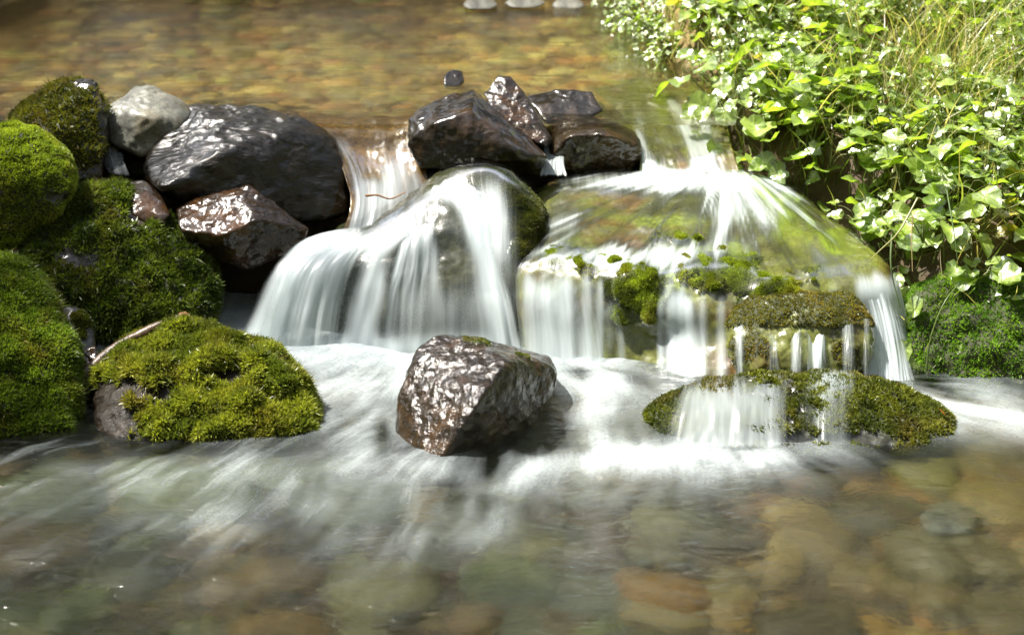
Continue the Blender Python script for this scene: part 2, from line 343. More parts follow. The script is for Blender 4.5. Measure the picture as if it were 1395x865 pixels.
stone('poolpebble', 'rock', [(606, 101, 1.55), (616, 95, 1.57), (630, 97, 1.57), (633, 112, 1.54), (620, 124, 1.50), (604, 120, 1.51)],
      .08, M['dark_wet'], 'small lone dark stone standing out of the upper pool', 'rock', p=12, amp=.004, freq=30, sub=6, seed=16)
stone('chutestone', 'rock', [(935, 132, 1.32), (955, 126, 1.33), (982, 130, 1.32), (990, 150, 1.27), (965, 165, 1.22), (938, 155, 1.26)],
      .15, M['dark_wet'], 'wet black stone under the leaves at the right bank', 'rock', p=12, amp=.006, freq=22, sub=6, seed=17)
stone('centre', 'rock', [(598, 459, .20), (612, 458, .21), (700, 476, .25), (745, 488, .25), (757, 506, .21), (752, 528, .17), (706, 562, .10), (702, 630, .05), (590, 640, -.10), (536, 625, .02), (538, 592, .04), (551, 520, .11), (574, 476, .17), (690, 491, .07), (652, 545, -.04)],
      .22, M['speckle'], 'angular brown rock with a silver glittering face standing in the lower pool', 'rock', p=48, amp=.0075, freq=15, seed=18, ridge=.7, grow=1.05,
      moss=lambda W, n, px, py: blob(px, py, [(650, 466, 22, 5, .9, 12), (712, 484, 16, 4, .8, 12)]), lump=.004)
moss_on('centre', 900, L=(.004, .008), c1=(0.217, 0.202, 0.031))
stone('ledge', 'mossy_rock', [(985, 430, .38), (1010, 405, .42), (1080, 395, .44), (1160, 400, .42), (1196, 430, .37), (1198, 480, .32), (1180, 515, .28), (1000, 515, .27), (980, 470, .33), (1080, 430, .33), (1080, 470, .28)],
      .2, M['olive'], 'rounded olive moss covered ledge in the middle of the right falls', 'rock', p=9, amp=.012, freq=12, seed=21,
      moss=lambda W, n, px, py: .75 * (py < 445) + blob(px, py, [(1020, 470, 30, 25, .8), (1150, 480, 30, 30, .7)]), lump=.006)
moss_on('ledge', 9000, L=(.004, .008), c1=(0.295, 0.264, 0.046), c2=(0.116, 0.116, 0.022), c3=(0.264, 0.171, 0.046))
stone('bottomledge', 'mossy_rock', [(858, 580, .06), (885, 545, .12), (950, 520, .16), (1060, 510, .18), (1160, 512, .17), (1240, 530, .13), (1300, 565, .06), (1318, 590, .01), (1290, 615, -.03), (1100, 622, -.04), (900, 615, -.03), (1000, 560, .05), (1200, 560, .05)],
      .22, M['mossrock'], 'long low mossy rock at the foot of the right falls', 'rock', p=10, amp=.012, freq=11, seed=22,
      moss=lambda W, n, px, py: .6 + blob(px, py, [(1200, 560, 110, 40, .4), (905, 570, 40, 25, .4), (1100, 600, 250, 6, -.6)]), lump=.010)
moss_on('bottomledge', 22000, L=(.007, .015), wid=.003, c1=(0.205, 0.223, 0.034), c2=(0.074, 0.094, 0.019), c3=(0.242, 0.186, 0.055))
stone('bankmoss', 'moss_mound', [(1232, 400, .50), (1300, 372, .56), (1420, 370, .56), (1560, 380, .55), (1560, 520, .36), (1395, 528, .33), (1290, 525, .33), (1238, 520, .38), (1320, 430, .42), (1400, 450, .40)],
      .35, M['mossrock'], 'soft green moss bank hanging under the leafy plants at the right', 'moss', p=9, amp=.02, freq=8, seed=23,
      moss=lambda W, n, px, py: 1.25 - blob(px, py, [(1400, 522, 130, 10, 1.2), (1300, 520, 60, 8, .5)]), lump=.016)
moss_on('bankmoss', 26000, L=(.006, .014), wid=.0018, c1=(0.243, 0.423, 0.039), c2=(0.112, 0.229, 0.025), c3=(0.260, 0.324, 0.050), spread=.55)
for k, (px, py, w) in enumerate([(655, 8, 26), (715, 6, 30), (775, 9, 24)]):
    Y = 2.70 + .03 * k
    stone('far%d' % k, 'rock', [(px - w, py, Y), (px - w * .6, py - 11, Y + .03), (px + w * .5, py - 12, Y + .03), (px + w, py, Y), (px + w * .6, py + 6, Y - .05), (px - w * .7, py + 6, Y - .05)],
          .12, M['grey'], ['left of the three pale stones on the far shore', 'middle of the three pale stones on the far shore', 'right of the three pale stones on the far shore'][k], 'rock', p=10, amp=.006, freq=18, sub=6, seed=30 + k, group='pale stones along the far shore')
stone('lowpale', 'rock', [(1250, 718, -.33), (1290, 706, -.30), (1330, 722, -.33), (1325, 742, -.37), (1280, 748, -.40), (1252, 736, -.38)], .1, M['grey'], 'pale stone lying under water in the lower right', 'rock', p=8, amp=.003, freq=22, sub=6, seed=40)

# --- stones that carry the falls: surface patches closed into solids
def turned(ctrl, back=.16, out=5):
    return [[(r[0][0] + out * .2, r[0][1] - 1, r[0][2] + back)] + [(r[0][0] - out, r[0][1], r[0][2] + back * .3)] + list(r[1:-1]) + [(r[-1][0] + out, r[-1][1], r[-1][2] + back * .3), (r[-1][0] - out * .2, r[-1][1] - 1, r[-1][2] + back)] for r in ctrl]
def solid_patch(key, name, ctrl, nv, nu, amp, freq, seed, mat, label, mossfn, lump, dy=.2, algae=()):
    G, _ = patch(ctrl, nv, nu); N = grid_normals(G)
    if N[..., 2].mean() < 0: N = -N
    s = seed * 7.1
    G = G + N * (amp * fbm(G * freq + s, 4))[..., None]
    P = G.reshape(-1, 3); N = grid_normals(G); N = (N if N[..., 2].mean() > 0 else -N).reshape(-1, 3)
    px, py = proj(P); m = np.clip(mossfn(px, py) + .5 * fbm(P * 26 + s, 3), 0, 1.3); m = sstep(.35, .65, m)
    P = P + N * (m * lump * (.5 + fbm(P * 20 + s, 3)))[:, None]
    ag = np.clip(blob(px, py, algae) + .35 * fbm(P * np.array([16, 9, 16]) + s + 60, 3) * (len(algae) > 0), 0, 1); ag = sstep(.3, .8, ag)
    n = len(P); Q = P + np.array([0, dy, -.12]); Q[:, 2] = np.minimum(Q[:, 2], P[:, 2] - .1)
    V = np.concatenate([P, Q]); Fg = grid_faces(nv, nu); i = np.arange(n).reshape(nv, nu)
    loop = np.concatenate([i[0, :], i[1:, -1], i[-1, -2::-1], i[-2:0:-1, 0]]); l2 = np.roll(loop, -1)
    side = np.stack([loop, loop + n, l2 + n, l2], 1)
    Fa = np.concatenate([Fg, Fg[:, ::-1] + n, side])
    base = P.mean(0); base[2] = Q[:, 2].min()
    o = mesh(name, V, Fa, mat, loc=base, attrs={'moss': np.concatenate([m, m * 0]), 'algae': np.concatenate([ag, m * 0])}); tag(o, label, 'rock')
    Ft = np.concatenate([Fg[:, [0, 1, 2]], Fg[:, [0, 2, 3]]])
    STONES[key] = (o, P, Ft, N, m)
    return P.reshape(nv, nu, 3), N.reshape(nv, nu, 3)
MOUND = [[(738, 254, 1.12), (800, 236, 1.14), (880, 231, 1.15), (960, 230, 1.13), (1028, 240, 1.06), (1086, 264, .96)],
         [(735, 262, .95), (800, 246, .98), (880, 240, 1.0), (960, 238, 1.0), (1030, 248, .95), (1090, 270, .88)],
         [(728, 300, .82), (800, 285, .85), (890, 280, .85), (980, 275, .86), (1080, 290, .80), (1140, 312, .72)],
         [(722, 335, .68), (790, 330, .68), (880, 330, .67), (980, 330, .66), (1100, 335, .63), (1182, 347, .58)],
         [(718, 362, .58), (780, 368, .56), (860, 378, .52), (970, 382, .50), (1110, 385, .47), (1205, 385, .47)],
         [(716, 400, .54), (780, 408, .52), (870, 418, .47), (960, 425, .44), (1100, 420, .43), (1218, 425, .43)],
         [(716, 450, .51), (785, 450, .49), (880, 460, .46), (965, 465, .42), (1110, 465, .40), (1226, 470, .40)],
         [(716, 515, .46), (790, 520, .44), (890, 525, .40), (970, 525, .35), (1115, 525, .31), (1238, 525, .35)]]
GM, NM = solid_patch('mound', 'mossy_boulder', turned(MOUND), 170, 240, .024, 5.5, 2, M['olive'], 'wide flat topped mossy boulder under the sunlit right falls',
    lambda px, py: blob(px, py, [(770, 352, 40, 16, .8), (860, 390, 55, 28, 1.0, 15), (980, 370, 55, 30, 1.), (905, 325, 60, 12, .45), (1100, 370, 60, 25, .3), (870, 425, 40, 20, .7), (1060, 400, 60, 18, .6)]), .024, algae=[(950, 352, 70, 30, .9), (790, 350, 50, 26, .8), (900, 300, 90, 12, .6), (880, 390, 60, 30, .6), (1020, 300, 50, 12, .4), (1180, 420, 40, 40, .4), (930, 450, 120, 40, .35)])
moss_on('mound', 30000, L=(.005, .011), wid=.0026, c1=(.36, .44, .05), c2=(.17, .21, .03), c3=(.38, .30, .06), facing=False)
LEFTB = [[(500, 290, .88), (560, 262, .90), (600, 232, .92), (650, 226, .92), (700, 250, .90), (738, 285, .86)],
         [(455, 318, .78), (530, 298, .80), (590, 255, .83), (645, 238, .84), (705, 262, .80), (738, 300, .76)],
         [(440, 345, .70), (520, 325, .71), (590, 295, .73), (650, 285, .74), (708, 300, .72), (736, 330, .70)],
         [(435, 390, .64), (515, 375, .64), (590, 360, .64), (655, 355, .64), (705, 360, .64), (732, 375, .64)],
         [(435, 440, .60), (515, 435, .59), (590, 425, .58), (655, 425, .58), (705, 425, .58), (728, 430, .58)],
         [(435, 510, .55), (515, 512, .54), (590, 512, .52), (655, 510, .52), (705, 510, .53), (728, 510, .53)]]
GL, NL = solid_patch('leftb', 'mossy_boulder', turned(LEFTB), 120, 150, .016, 9, 5, M['darkgreen'], 'steep boulder behind the wide white cascade with dark moss on its right shoulder',
    lambda px, py: blob(px, py, [(690, 256, 46, 20, 1., 20), (714, 305, 26, 60, 1.1), (660, 244, 24, 8, .7), (560, 295, 30, 14, .4)]), .014, dy=.3)
moss_on('leftb', 13000, L=(.005, .010), c1=(0.116, 0.132, 0.022), c2=(0.043, 0.056, 0.012), c3=(0.139, 0.109, 0.028))

CHUTE = [[(400, 150, 1.22, .0), (465, 158, 1.22, .0), (535, 160, 1.22, .0), (590, 145, 1.24, .0)],
      [(424, 168, 1.10, .0), (475, 176, 1.10, .15), (535, 178, 1.10, .1), (580, 160, 1.13, .2)],
      [(446, 190, 1.05, .6), (490, 200, 1.06, .35), (530, 200, 1.06, .42), (572, 184, 1.08, .2)],
      [(464, 225, .98, .70), (500, 232, .99, .35), (535, 228, 1.0, .62), (580, 230, .99, .4)],
      [(476, 258, .90, .82), (508, 258, .91, .75), (540, 258, .92, .75), (588, 262, .93, .5)],
      [(476, 290, .84, .85), (508, 292, .84, .85), (540, 286, .86, .75), (588, 278, .90, .3)],
      [(462, 325, .79, .85), (500, 328, .78, .85), (540, 316, .80, .7), (585, 300, .86, .3)]]
GC_, NC_ = solid_patch('chutebed', 'rock', CHUTE, 70, 90, .012, 14, 6, M['amber'], 'amber stained sloping rock under the left chute', lambda px, py: blob(px, py, [(575, 170, 12, 10, .5)]), .003, dy=.15)
RCH = [[(800, 122, 1.60, .0), (860, 112, 1.62, .0), (915, 108, 1.62, .0), (985, 108, 1.62, .0)],
      [(818, 138, 1.42, .0), (866, 130, 1.46, .1), (915, 126, 1.47, .2), (985, 124, 1.46, .2)],
      [(838, 158, 1.29, .3), (880, 150, 1.33, .35), (922, 142, 1.35, .5), (985, 140, 1.33, .5)],
      [(860, 184, 1.16, .75), (898, 182, 1.19, .3), (932, 176, 1.21, .55), (990, 172, 1.19, .6)],
      [(872, 212, 1.07, .8), (906, 214, 1.08, .3), (945, 208, 1.09, .5), (998, 206, 1.07, .85)],
      [(870, 255, .97, .9), (912, 256, .97, .5), (960, 252, .97, .8), (1015, 255, .94, .9)]]
GR_, NR_ = solid_patch('rightbed', 'rock', RCH, 70, 100, .016, 11, 8, M['olive'], 'golden olive sloping rock under the right hand chute', lambda px, py: blob(px, py, [(905, 215, 16, 16, .5)]), .004, dy=.15)

# ------------------------------------------------------------------ terrain
bank_px = [(840, -60, 3.3), (850, 20, 2.6), (880, 100, 1.80), (920, 112, 1.66), (950, 150, 1.36), (985, 238, 1.0), (1090, 275, .86), (1195, 345, .60), (1228, 390, .52), (1245, 450, .46)]
bank = [at(*q)[:2] for q in bank_px] + [np.array([1.6, .44]), np.array([6, .3]), np.array([6, 4.2]), np.array([.6, 4.2])]
bank = np.array(bank)
def sdist(x, y, poly):
    d = np.full(x.shape, 1e9); ins = np.zeros(x.shape, bool); n = len(poly)
    for i in range(n):
        a, b = poly[i], poly[(i + 1) % n]; e = b - a
        t = np.clip(((x - a[0]) * e[0] + (y - a[1]) * e[1]) / (e @ e), 0, 1)
        d = np.minimum(d, np.hypot(x - a[0] - t * e[0], y - a[1] - t * e[1]))
        c = (a[1] > y) != (b[1] > y); xi = a[0] + (y - a[1]) / (b[1] - a[1] + 1e-12) * e[0]; ins ^= c & (x < xi)
    return np.where(ins, d, -d)
ZU = .408
def hground(x, y):
    P = np.stack([x, y, x * 0], -1)
    bed = -.13 + .02 * fbm(P * 2.2, 3)
    up = ZU - .085 - .05 * sstep(1.1, 2.2, y) + .015 * fbm(P * 3 + 7, 3)
    h = bed + (up - bed) * sstep(1.0, 1.24, y)
    d = sdist(x, y, bank)
    top = .20 + .27 * (y - .45) + .05 * fbm(P * 2.4 + 5, 3) + .10 * sstep(.3, 3, d)
    h = h + (np.maximum(top, h) - h) * sstep(-.02, .22, d)
    far = 2.88 + .10 * np.sin(x * 1.7)
    h = np.maximum(h, h + (.55 + .20 * np.clip(y - 3.0, 0, 40) ** .9 + .15 * fbm(P * .8, 3) - h) * sstep(far - .02, far + .35, y))
    lb = -1.55 + .1 * np.sin(y * 2)
    h = np.maximum(h, h + (.55 + .2 * np.clip(-x - 1.6, 0, 9) + .25 * np.clip(y, -1, 5) * .6 - h) * sstep(-lb, -lb + .5, -x) * sstep(-3.5, -.2, y))
    rr = np.hypot(x, y - 1.); h = h + np.clip(rr - 6.5, 0, 40) * .62 * sstep(6, 10, rr) * (1 - .62 * sstep(0, 5, y - 1.2 * np.abs(x) + 3))  # unseen valley sides, raised to block the bright low sky
    return h
def axis(a, b, fine, lo, hi):
    m = np.arange(a, b, fine); L = [a]; s = fine
    while L[-1] > lo: s *= 1.25; L.append(L[-1] - s)
    H = [m[-1]]; s = fine
    while H[-1] < hi: s *= 1.25; H.append(H[-1] + s)
    return np.concatenate([L[:0:-1], m, H[1:]])
xs = axis(-1.7, 2.0, .02, -60, 60); ys = axis(-1.4, 3.4, .02, -30, 120)
X, Yg = np.meshgrid(xs, ys); Z = hground(X, Yg)
t = NT('stream soil'); tc = t.n('ShaderNodeTexCoord').outputs['Object']
n1 = t.noise(tc, 9, 5, .6); n2 = t.noise(tc, 60, 4, .6)
hz = t.n('ShaderNodeSeparateXYZ', {0: tc}).outputs
col = t.mix(t.ramp(n1, [(.35, 0.), (.65, 1.)]), (.05, .033, .016), (.10, .065, .03)); col = t.mix(t.ramp(n2, [(.5, 0.), (.7, .8)]), col, (.06, .055, .02))
gold = t.mix(t.ramp(n1, [(.35, 0.), (.65, 1.)]), (.13, .085, .028), (.24, .17, .06))
col = t.mix(t.n('ShaderNodeMapRange', {'Value': hz['Y'], 'From Min': 1.05, 'From Max': 2.0}).outputs[0], col, gold)
rr = t.n('ShaderNodeVectorMath', {0: tc}, operation='LENGTH').outputs['Value']
col = t.mix(t.n('ShaderNodeMapRange', {'Value': rr, 'From Min': 4.5, 'From Max': 7.}).outputs[0], col, t.mix(n2, (.03, .04, .012), (.07, .07, .02)))
ground_m = t.done(t.n('ShaderNodeBsdfPrincipled', {'Base Color': col, 'Roughness': .75, 'Normal': t.bump(n2, .6, .01)}))
tag(mesh('ground', np.stack([X, Yg, Z], -1).reshape(-1, 3), grid_faces(*X.shape), ground_m), 'brown stream bed and earth banks under the water and plants', None, None, 'structure')

# ------------------------------------------------------------------ bed pebbles (uncountable, one object)
t = NT('bed pebble'); c = t.attr('col').outputs['Color']; tc = t.n('ShaderNodeTexCoord').outputs['Object']; n1 = t.noise(tc, 70, 4, .6)
c = t.mix(t.ramp(n1, [(.4, 0.), (.7, .6)]), c, (.05, .04, .015))
peb_m = t.done(t.n('ShaderNodeBsdfPrincipled', {'Base Color': c, 'Roughness': .55, 'Normal': t.bump(n1, .3, .006)}))
V0, F0 = ico(3); PV = []; PF = []; PC = []; off = 0
pal = np.array([(.38, .24, .055), (.32, .15, .035), (.26, .20, .06), (.20, .18, .11), (.13, .10, .035), (.46, .34, .10), (.34, .12, .03), (.09, .075, .035), (.28, .26, .06), (.30, .24, .05)])
pall = np.array([(.30, .21, .07), (.26, .17, .06), (.22, .19, .09), (.20, .20, .15), (.13, .12, .07), (.34, .28, .13), (.30, .17, .055), (.10, .095, .06), (.22, .23, .10), (.26, .25, .17)])
palu = np.array([(.38, .27, .055), (.34, .19, .04), (.28, .23, .06), (.22, .20, .09), (.14, .115, .035), (.46, .37, .11), (.30, .14, .03), (.09, .08, .03), (.28, .28, .06), (.32, .28, .06)])
def pebble(x, y, s, z, lift, bright, k):
    global off
    wr = float(sstep(.0, .6, x)); e = np.array([rng.uniform(.8, 1.6), rng.uniform(.7, 1.2), rng.uniform(.28, .55)]) * s
    W = V0 * (1 + .22 * pn(V0 * 1.6 + rng.uniform(0, 50))[:, None]) * e; a = rng.uniform(0, math.pi) if k else rng.normal(0, .35)
    W = W @ np.array([[math.cos(a), math.sin(a), 0], [-math.sin(a), math.cos(a), 0], [0, 0, 1]]) + np.array([x, y, z + lift * e[2]])
    PV.append(W); PF.append(F0 + off); off += len(W)
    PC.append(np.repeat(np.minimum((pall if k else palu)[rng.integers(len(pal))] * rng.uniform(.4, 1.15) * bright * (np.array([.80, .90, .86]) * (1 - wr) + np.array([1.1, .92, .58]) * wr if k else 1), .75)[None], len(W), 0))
xx = rng.uniform(-1.6, 1.1, 2600); yy = 1.12 + (2.95 - 1.12) * rng.uniform(0, 1, 2600); zz = hground(xx, yy); sb = sdist(xx, yy, bank)
for x, y, z, d in zip(xx, yy, zz, sb):
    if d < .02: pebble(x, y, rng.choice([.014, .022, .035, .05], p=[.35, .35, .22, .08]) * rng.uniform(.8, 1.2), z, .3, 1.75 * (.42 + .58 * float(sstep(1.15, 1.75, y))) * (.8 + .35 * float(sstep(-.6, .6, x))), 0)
xx = rng.uniform(-1.5, 1.6, 1500); yy = rng.uniform(-1.3, .5, 1500); zz = hground(xx, yy)
for x, y, z in zip(xx, yy, zz):
    pebble(x, y, rng.choice([.02, .04, .065, .1], p=[.35, .35, .22, .08]) * rng.uniform(.8, 1.2), z, .25, .85, 1)
tag(mesh('pebbles', np.concatenate(PV), np.concatenate(PF), peb_m, cols={'col': np.concatenate(PC)}), 'brown golden and olive pebbles covering the stream bed', 'pebbles', None, 'stuff')

# ------------------------------------------------------------------ water surfaces
def mat_pool(name, tint, rough, bump_nodes, foam=True, blurr=.2, refr=.72):
    t = NT(name); tc = t.n('ShaderNodeTexCoord').outputs['Object']
    h, st, ds = bump_nodes(t, tc); nb = t.bump(h, st, ds)
    fr = t.n('ShaderNodeFresnel', {'IOR': 1.33, 'Normal': nb}).outputs[0]
    tr = t.n('ShaderNodeBsdfTransparent', {'Color': (*tint, 1)}); g = t.n('ShaderNodeBsdfGlossy', {'Roughness': rough, 'Normal': nb})
    rf = t.n('ShaderNodeBsdfRefraction', {'Color': (*tint, 1), 'Roughness': blurr, 'IOR': 1.33, 'Normal': nb})
    w = t.mixs(fr, t.mixs(refr, tr, rf), g)
    if foam:
        fo = t.attr('foam').outputs['Fac']; nz = t.noise(tc, 160, 3, .6)
        al = t.math('MULTIPLY', fo, t.math('ADD', t.math('MULTIPLY', nz, .7), .65), True)
        w = t.mixs(al, w, foam_shader(t, nb))
    return t.done(w)
# lower pool: flow-aligned streaks by line integral convolution over a flow field
dx = .0042; lx = np.arange(-1.65, 1.65, dx); ly = np.arange(-1.25, .66, dx); LX, LY = np.meshgrid(lx, ly)
def src(px, py, s, z=0.): p = atz(px, py, z); return p[0], p[1], s
sources = [src(330, 455, .5), src(450, 480, 1.), src(560, 485, .8), src(680, 475, .7), src(780, 490, .6), src(925, 515, .5), src(1010, 600, .8), src(1210, 515, 1.2), src(632, 590, .55), src(300, 560, .35)]
U = np.full(LX.shape, -.25); Vv = np.full(LX.shape, -1.1)
for a, b, s in sources:
    rx, ry = LX - a, LY - b; r2 = rx * rx + ry * ry + .004; U += .30 * s * rx / r2; Vv += .30 * s * ry / r2
PP = np.stack([LX * 3.2, LY * 3.2, LX * 0 + 2], -1); ps = fbm(PP, 3)
U += np.gradient(ps, axis=0) / dx * .16; Vv -= np.gradient(ps, axis=1) / dx * .16
sp = np.hypot(U, Vv) + 1e-6; U /= sp; Vv /= sp
ny, nx = LX.shape
def lic(src_, steps, h=1.0):
    acc = src_.copy(); wsum = 1.0
    for sg in (1, -1):
        ix, iy = np.meshgrid(np.arange(nx, dtype=float), np.arange(ny, dtype=float))
        for k in range(steps):
            a = np.clip(ix.round().astype(int), 0, nx - 1); b = np.clip(iy.round().astype(int), 0, ny - 1)
            ix = ix + sg * h * U[b, a]; iy = iy + sg * h * Vv[b, a]
            a = np.clip(ix.round().astype(int), 0, nx - 1); b = np.clip(iy.round().astype(int), 0, ny - 1)
            w = 1 - k / steps; acc = acc + src_[b, a] * w; wsum += w
    return acc / wsum
def blur(a, n):
    for _ in range(n):
        a = (np.roll(a, 1, 0) + np.roll(a, -1, 0) + 2 * a) / 4; a = (np.roll(a, 1, 1) + np.roll(a, -1, 1) + 2 * a) / 4
    return a
N0 = rng.normal(size=LX.shape)
fine = lic(N0, 9); fine /= fine.std(); mid = lic(blur(N0[::-1], 10), 26); mid /= mid.std(); big = lic(blur(N0[:, ::-1], 70), 30); big /= big.std()
fpx, fpy = proj(np.stack([LX, LY, LX * 0], -1))
env = blob(fpx, fpy, [(230, 462, 120, 26, 1.3), (400, 480, 110, 26, 1.0), (500, 530, 75, 70, 1.15), (490, 590, 60, 40, .7), (640, 480, 90, 26, .9), (800, 500, 70, 50, .9), (800, 570, 65, 45, .7), (720, 640, 90, 28, .55),
                      (930, 630, 150, 22, .8), (1040, 615, 120, 18, .6), (1290, 550, 80, 30, 1.2), (1380, 575, 80, 22, 1.1), (480, 640, 200, 45, .30), (330, 680, 240, 60, .22), (850, 645, 230, 40, .24), (650, 730, 380, 80, .12), (120, 640, 60, 15, .2), (560, 620, 40, 20, .5), (930, 540, 60, 30, .5), (850, 620, 90, 20, .5), (990, 622, 70, 18, .8)])
env = env * (.50 + .34 * sstep(560, 490, fpy))
env = env - .8 * blob(fpx, fpy, [(735, 585, 34, 42, 1.), (520, 590, 14, 28, .8)])
cloud = fbm(np.stack([LX * 9, LY * 9, LX * 0 + 5], -1), 4)
foam = np.clip(env * (.9 + .15 * mid + .05 * fine + .22 * big + .55 * cloud), 0, .86)
foam = np.clip(foam + np.clip(.05 * big + .06 * mid + .03 * fine, 0, .26) * sstep(900, 560, fpx) * sstep(860, 640, fpy), 0, 1)
turb = np.clip(.25 + env, 0, 1.3)
zl = .0009 * mid * turb + .0003 * fine * turb + .005 * blur(big, 6) * turb + .008 * np.clip(env, 0, 1.2)
def samp(A, x, y):
    a = np.clip(((x - lx[0]) / dx).round().astype(int), 0, nx - 1); b = np.clip(((y - ly[0]) / dx).round().astype(int), 0, ny - 1); return A[b, a]
wx = np.concatenate([np.linspace(-8, -1.7, 30), lx, np.linspace(1.7, 8, 30)]); wy = np.concatenate([np.linspace(-6, -1.3, 30), ly, np.linspace(.68, .9, 8)])
WX, WY = np.meshgrid(wx, wy); edge = sstep(1.75, 1.6, np.abs(WX)) * sstep(-1.3, -1.2, WY)
t_low = lambda t, tc: (t.math('ADD', t.noise(t.mapping(tc, (26, 40, 30)), 1, 4, .6, .5), t.math('MULTIPLY', t.noise(t.mapping(tc, (9, 14, 10)), 1, 2, .5, .8), 1.5)), .6, .012)
M['lowpool'] = mat_pool('lower pool water', (.74, .76, .70), .09, t_low, True, .27, .84)
tag(mesh('lower_pool_water', np.stack([WX, WY, samp(zl, WX, WY) * edge], -1).reshape(-1, 3), grid_faces(*WX.shape), M['lowpool'], attrs={'foam': (samp(foam, WX, WY) * edge)}),
    'clear lower pool swirling with white foam below the falls', None, None, 'structure')
# upper pool
ux = np.linspace(-2.6, 2.2, 520); uy = np.linspace(1.06, 3.4, 260); UX, UY = np.meshgrid(ux, uy)
lipz = -.06 * sstep(1.20, 1.06, UY) * 0
UZ = ZU + .0040 * fbm(np.stack([UX * 3, UY * 16, UX * 0], -1), 4) + .0012 * fbm(np.stack([UX * 10, UY * 60, UX * 0 + 4], -1), 3) + lipz
t_up = lambda t, tc: (t.math('ADD', t.noise(t.mapping(tc, (5, 42, 20)), 1, 4, .6, .6), t.math('MULTIPLY', t.noise(t.mapping(tc, (16, 130, 60)), 1, 3, .5, .4), .35)), .5, .012)
M['uppool'] = mat_pool('upper pool water', (.90, .88, .78), .05, t_up, False, .17, .66)
tag(mesh('upper_pool_water', np.stack([UX, UY, UZ], -1).reshape(-1, 3), grid_faces(*UX.shape), M['uppool']), 'calm rippled upper pool over golden pebbles', None, None, 'structure')

# ------------------------------------------------------------------ falling water
VEIL = {'a': mat_veil('white falling water', 12, .7), 'b': mat_veil('narrow white jets', 5, .6), 'soft': mat_veil('soft apron water', 9, .6, (.15, .85), .8), 'film': mat_veil('thin white film', 60, 1.3, (.26, .92), clear=1.3), 'chute': mat_veil('chute water', 12, 1.0, (.36, .74), clear=.6), 'wide': mat_veil('broad white water', 15, .5, (.22, .74))}
def veil(ctrl=None, nv=60, nu=160, mat='a', rib=.004, ribf=14, label='', G=None, D=None, edge=(.06, .06, .06, .10), seed=0, dens=None, blobs=None, name='waterfall', offs=0., bgain=1., ragged=False, fan=None):
    if G is None: G, D = patch(ctrl, nv, nu)
    nv, nu = G.shape[:2]
    u = np.linspace(0, 1, nu)[None] + np.zeros((nv, 1)); v = np.linspace(0, 1, nv)[:, None] + np.zeros((1, nu))
    N = grid_normals(G); N = np.where((N[..., 1] > 0).mean() > .5, -N, N)
    r = fbm(np.stack([u * ribf, v * 1.2, u * 0 + seed * 3.3], -1), 3) * rib * (.4 + v)
    G = G + N * (r + offs)[..., None]
    if D is None: D = np.ones((nv, nu))
    px, py = proj(G)
    if blobs is not None: D = blob(px, py, blobs) * bgain
    if fan:                                                          # runs spreading away from where the chute lands
        th = np.arctan2(py - fan[1], (px - fan[0]) * .6); rad = np.hypot(py - fan[1], (px - fan[0]) * .6)
        st = fbm(np.stack([th * 11, rad / 130, th * 0 + seed], -1), 3) + .5 * fbm(np.stack([th * 34, rad / 90, th * 0 + seed + 9], -1), 2)
        D = D * (1 + .55 * st) + .36 * sstep(-.15, .6, st) * sstep(340, 40, rad) * sstep(0, 60, rad)
    if ragged:
        ln = 1.05 + .6 * fbm(np.stack([u * 13, v * 0, u * 0 + seed * 1.9], -1), 3); D = D * sstep(-.05, .35, ln - v * .75); st = .10 + .45 * fbm(np.stack([u * 11, v * 0, u * 0 + seed * 2.9 + 40], -1), 3); D = D * sstep(-.04, .2, v - np.clip(st, 0, .3))
    jag = .5 + .9 * fbm(np.stack([u * 18, v * 0, u * 0 + seed], -1), 3)
    e = np.ones_like(u)
    if edge[0]: e = e * sstep(0, edge[0], u)
    if edge[1]: e = e * sstep(0, edge[1], 1 - u)
    if edge[2]: e = e * sstep(0, edge[2] * (1 + jag), v)
    if edge[3]: e = e * sstep(0, edge[3] * (1 + .6 * jag), 1 - v)
    o = mesh(name, G.reshape(-1, 3), grid_faces(nv, nu), VEIL[mat], attrs={'dens': np.clip(D * e, 0, 1.2)}, uv=np.stack([u + seed * 1.37, v], -1).reshape(-1, 2))
    return tag(o, label, None, None, 'structure')
def smoothed(G, n):
    G = G.copy()
    for _ in range(n):
        G[1:-1] = (G[:-2] + G[2:] + 2 * G[1:-1]) / 4; G[:, 1:-1] = (G[:, :-2] + G[:, 2:] + 2 * G[:, 1:-1]) / 4
    return G
veil(G=smoothed(GC_, 25), D=patch(CHUTE, 70, 90)[1], mat='chute', label='amber tinted chute of water left of the peaked rock', seed=1, offs=.010, edge=(.1, .1, .0, .05), ribf=8)
